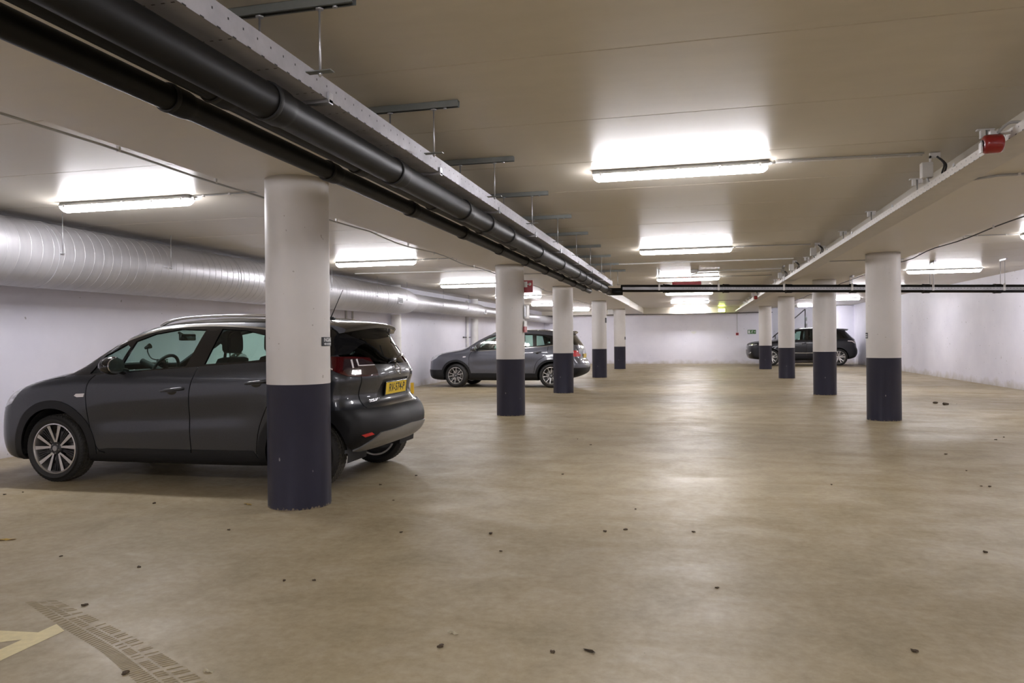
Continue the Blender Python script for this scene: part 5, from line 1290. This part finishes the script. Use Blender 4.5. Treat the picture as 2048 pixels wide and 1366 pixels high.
def car_two():
    prof = [(-.78, .22), (-.90, .28), (-.935, .42), (-.935, .60), (-.915, .76), (-.84, .87), (-.66, .94), (-.40, 1.0), (-.05, 1.06), (.14, 1.11), (.32, 1.20), (.55, 1.325), (.78, 1.43), (1.0, 1.515), (1.3, 1.575), (1.8, 1.60), (2.3, 1.595), (2.8, 1.57), (3.1, 1.53),
            (3.22, 1.46), (3.32, 1.32), (3.42, 1.17), (3.47, 1.05), (3.49, .90), (3.51, .78), (3.57, .70), (3.61, .60), (3.60, .46), (3.52, .36), (3.3, .27), (3.0, .22), (2.5, .205), (1.9, .20), (1.3, .20), (.7, .20), (.2, .20), (-.2, .20), (-.5, .205)]
    fl = cr([(.50, 1.02), (.40, .90), (.385, .75), (.39, .55), (.41, .40)], 3); dl = cr([(1.50, 1.07), (1.47, .9), (1.46, .7), (1.46, .40)], 3)
    rl = cr([(2.62, 1.15), (2.60, .98), (2.50, .84), (2.34, .74), (2.26, .60), (2.22, .41)], 3)
    topc = cr([(.45, 1.07), (.60, 1.19), (.82, 1.34), (1.11, 1.445), (1.6, 1.482), (2.1, 1.475), (2.63, 1.43), (2.85, 1.36)], 3)
    S = dict(id='suv_two', name='car', loc=(-6.44, 20.62), yaw=0, label='blue-grey SUV parked further back on the left, behind two pillars', profile=prof, hw=.8925, L=3.61,
        Wz=[(.15, .80), (.24, .84), (.35, .868), (.48, .880), (.62, .890), (.76, .892), (.88, .884), (.97, .868), (1.03, .850), (1.10, .82), (1.25, .762), (1.42, .69), (1.52, .62), (1.64, .50)],
        Wx=[(-1.2, .93), (-.7, .965), (-.3, .99), (.2, 1.0), (1.2, 1.0), (2.4, .995), (2.9, .975), (3.3, .945), (3.8, .90)],
        bow_f=.30, bow_r=.26, belt_rise=.035, crown=.045, k=.06, flare=.022, axis=(-.38, 2.95, .62), ds=.05, nphi=96, nf=20,
        wb=2.70, wheel_z=.33, scoop=.012, tyre_r=.335, rim_r=.235, tyre_w=.215, track=1.54, arch_ri=.385, arch_ro=.445,
        hood=[(-.80, 0), (-.76, .35), (-.62, .62), (-.1, .74), (.15, .74), (.10, .4), (.06, 0), (.10, -.4), (.15, -.74), (-.1, -.74), (-.62, -.62), (-.76, -.35)],
        windshield=[(.16, 0), (.19, .35), (.30, .68), (.50, .66), (1.02, .56), (.98, 0), (1.02, -.56), (.50, -.66), (.30, -.68), (.19, -.35)],
        tailgate=[(-.62, .76), (.62, .76), (.64, 1.12), (.60, 1.50), (-.60, 1.50), (-.64, 1.12)],
        rear_window=[(-.66, 1.16), (0, 1.13), (.66, 1.16), (.60, 1.46), (0, 1.48), (-.60, 1.46)],
        tail_in=.50, head_in=.48, seat_z=.66, seat_x=1.28, dash=(.62, 1.05), mirror_in=(1.10, 1.38), mirror=(.58, 1.04), handles=[(1.34, .93), (2.33, .965)],
        rails=[(1.0, .0), (1.2, .035), (1.8, .045), (2.5, .04), (2.9, .0)], rail_y=.61, spoiler=dict(hw=.58, x0=2.95, x1=3.30, z1=1.535, bow=.12, th=.03),
        paint=(.105, .108, .128), metal=.6, prough=.36, rim_m=(M_ALLOY, M_ALLOYD), side_mi=0, spokes=dict(n=5, a0=.18, a1=.26, w0=.020, w1=.020, r0=.05, rot=PI / 2 + .2), steer=math.radians(-9), bright_tail=True)
    S['side'] = [
        ('lower', [(-1.05, .05), (-1.05, .49), (-.40, .49), (-.2, .05)], ''),
        ('front_door', fl + [(1.46, .40)] + dl[::-1], ''), ('rear_door', dl + [(2.2, .40)] + rl[::-1], ''),
        ('lower', [(.30, .05), (.40, .40), (2.30, .39), (2.40, .05)], ''), ('lower', [(2.8, .05), (2.8, .52), (3.9, .54), (3.9, .05)], ''),
        ('gap', strip(fl, .012), ''), ('gap', strip(dl, .012), ''), ('gap', strip(rl, .012), ''),
        ('pillar_black', [(.40, 1.025), (.62, 1.02), (1.13, 1.045), (1.96, 1.095), (2.46, 1.13), (2.78, 1.17), (2.86, 1.26), (2.80, 1.37)] + topc[::-1][2:], ''),
        ('chrome', strip([(.42, 1.005), (.62, 1.008), (1.13, 1.035), (1.96, 1.085), (2.46, 1.12), (2.75, 1.155)], .018), ''),
        ('glass_a', [(.62, 1.045), (1.42, 1.085), (1.47, 1.44), (1.11, 1.42), (.84, 1.325)], ''), ('glass_b', [(1.56, 1.095), (2.20, 1.135), (2.16, 1.445), (1.60, 1.455)], ''),
        ('glass_c', [(2.30, 1.145), (2.68, 1.185), (2.66, 1.34), (2.50, 1.405), (2.27, 1.43)], ''),
        ('headlight', [(-1.1, .72), (-1.1, .83), (-.80, .90), (-.48, .93), (-.58, .81), (-.76, .73)], 'head'),
        ('indicator', [(.20, .84), (.22, .865), (.29, .868), (.30, .845), (.24, .83)], ''),
        ('tail', [(3.10, 1.00), (3.30, 1.01), (3.50, .99), (3.7, .98), (3.7, .86), (3.35, .84), (3.15, .87)], 'lamp'),
        ('tailclear', [(3.40, 1.0), (3.7, .99), (3.7, .91), (3.42, .91)], 'lamp'),
    ]
    S['rear_regions'] = [('lower', [(-1, .54), (1, .54), (1, .05), (-1, .05)]), ('gap', strip([(-.63, 1.12), (-.62, .76), (.62, .76), (.63, 1.12)], .012))]
    S['front_regions'] = [('lower', [(-.9, .49), (.9, .49), (.9, .05), (-.9, .05)]), ('grille', [(-.4, .80), (.4, .80), (.34, .66), (-.34, .66)])]
    root, sh, paint = build_car(S)
    b = bmesh.new(); box(b, 0, .008, -.26, .26, .80, .91, 0); pl = obj('number_plate', b, [M_PLATE], root); pl.location = (sh.end_x(0, .85) + .004, 0, 0)
    return root
def car_three():
    prof = [(-.75, .30), (-.92, .34), (-1.01, .50), (-1.03, .70), (-1.01, .90), (-.95, 1.02), (-.80, 1.09), (-.5, 1.135), (-.1, 1.165), (.20, 1.20), (.38, 1.28), (.60, 1.42), (.85, 1.56), (1.08, 1.67), (1.35, 1.735), (1.8, 1.755), (2.4, 1.74), (2.95, 1.705), (3.22, 1.66),
            (3.36, 1.56), (3.52, 1.40), (3.68, 1.24), (3.74, 1.12), (3.77, .98), (3.79, .82), (3.83, .70), (3.82, .52), (3.72, .38), (3.5, .30), (3.1, .26), (2.5, .25), (1.9, .25), (1.3, .25), (.7, .25), (.2, .255), (-.2, .265), (-.5, .28)]
    fl = cr([(.50, 1.10), (.44, .9), (.44, .6), (.50, .38)], 3); dl = cr([(1.58, 1.15), (1.56, .9), (1.56, .38)], 3); rl = cr([(2.72, 1.17), (2.62, .95), (2.46, .78), (2.42, .5), (2.42, .38)], 3)
    topc = cr([(.42, 1.16), (.62, 1.33), (.90, 1.50), (1.2, 1.61), (1.6, 1.65), (2.4, 1.64), (3.0, 1.58), (3.25, 1.50)], 3)
    S = dict(id='suv_three', name='car', loc=(3.51, 37.24), yaw=0, label='big black-navy SUV parked against the far white wall, behind the right-hand pillars', profile=prof, hw=.99, L=3.83,
        Wz=[(.2, .89), (.32, .93), (.45, .955), (.6, .965), (.8, .975), (.95, .972), (1.05, .955), (1.12, .93), (1.2, .895), (1.35, .835), (1.55, .755), (1.68, .68), (1.80, .55)],
        Wx=[(-1.2, .94), (-.7, .97), (-.3, .99), (.2, 1.0), (1.2, 1.0), (2.6, .995), (3.1, .975), (3.5, .95), (4.0, .91)],
        bow_f=.26, bow_r=.24, belt_rise=.02, crown=.04, k=.06, flare=.022, axis=(-.45, 3.15, .72), ds=.06, nphi=88, nf=18,
        wb=2.923, wheel_z=.385, tyre_r=.385, rim_r=.285, tyre_w=.255, track=1.70, arch_ri=.43, arch_ro=.0,
        hood=[(-.9, 0), (-.85, .45), (-.6, .74), (.2, .82), (.20, 0), (.2, -.82), (-.6, -.74), (-.85, -.45)],
        windshield=[(.24, 0), (.30, .45), (.40, .76), (.60, .74), (1.15, .62), (1.10, 0), (1.15, -.62), (.60, -.74), (.40, -.76), (.30, -.45)],
        tailgate=[(-.70, .72), (.70, .72), (.70, 1.6), (-.70, 1.6)], rear_window=[(-.72, 1.22), (.72, 1.22), (.66, 1.56), (-.66, 1.56)],
        tail_in=.55, head_in=.55, seat_z=.78, seat_x=1.35, dash=(.72, 1.14), mirror_in=(1.2, 1.52), mirror=(.70, 1.15), handles=[(1.40, 1.02), (2.45, 1.04)],
        spoiler=dict(hw=.68, x0=3.0, x1=3.48, z1=1.675, bow=.12, th=.03), coat=.35, paint=(.004, .004, .009), metal=.2, prough=.4, rim_m=(M_ALLOY, M_ALLOY), side_mi=0, spokes=dict(n=5, a0=.12, a1=.22, w0=.030, w1=.034, r0=.05, rot=.3), dark_glass=('glass_b', 'glass_c'))
    S['side'] = [
        ('front_door', fl + [(1.56, .37)] + dl[::-1], ''), ('rear_door', dl + [(2.42, .37)] + rl[::-1], ''), ('lower', [(.40, .1), (.45, .36), (2.45, .35), (2.5, .1)], ''),
        ('gap', strip(fl, .014), ''), ('gap', strip(dl, .014), ''), ('gap', strip(rl, .014), ''),
        ('pillar_black', [(.40, 1.14), (1.0, 1.155), (2.0, 1.175), (3.0, 1.205), (3.5, 1.24), (3.45, 1.36)] + [(x, z) for x, z in topc[::-1]], ''),
        ('stripe', strip([(.50, .60), (1.5, .58), (2.35, .60)], .022), ''),
        ('glass_a', [(.68, 1.175), (1.50, 1.19), (1.54, 1.61), (1.2, 1.58), (.92, 1.475)], ''), ('glass_b', [(1.64, 1.19), (2.55, 1.205), (2.5, 1.605), (1.66, 1.62)], ''), ('glass_c', [(2.65, 1.21), (3.3, 1.25), (3.2, 1.44), (2.95, 1.555), (2.6, 1.60)], ''),
        ('headlight', [(-1.15, .90), (-1.15, .97), (-.60, 1.01), (-.62, .97), (-.80, .93)], 'head'),
        ('tail', [(3.30, 1.13), (3.85, 1.16), (3.9, 1.02), (3.62, 1.0), (3.48, 1.08)], 'lamp'), ('tailline', strip([(3.32, 1.12), (3.5, 1.105), (3.6, 1.03), (3.9, 1.03)], .03), 'lamp'),
    ]
    S['rear_regions'] = [('lower', [(-1, .42), (1, .42), (1, .05), (-1, .05)])]
    S['front_regions'] = [('grille', [(-.5, .95), (.5, .95), (.45, .75), (-.45, .75)]), ('tailclear', [(-.80, .60), (-.60, .60), (-.60, .56), (-.80, .56)])]
    root, sh, paint = build_car(S)
    b = bmesh.new(); v = box(b, -.92, -.70, 0, .02, .60, .64, 0, .006); obj('fog_lamp', b, [M_TAILW], root).location = (0, -.84, 0)
    return root
# ================================================================ build the cars
car_one(); car_two(); car_three()
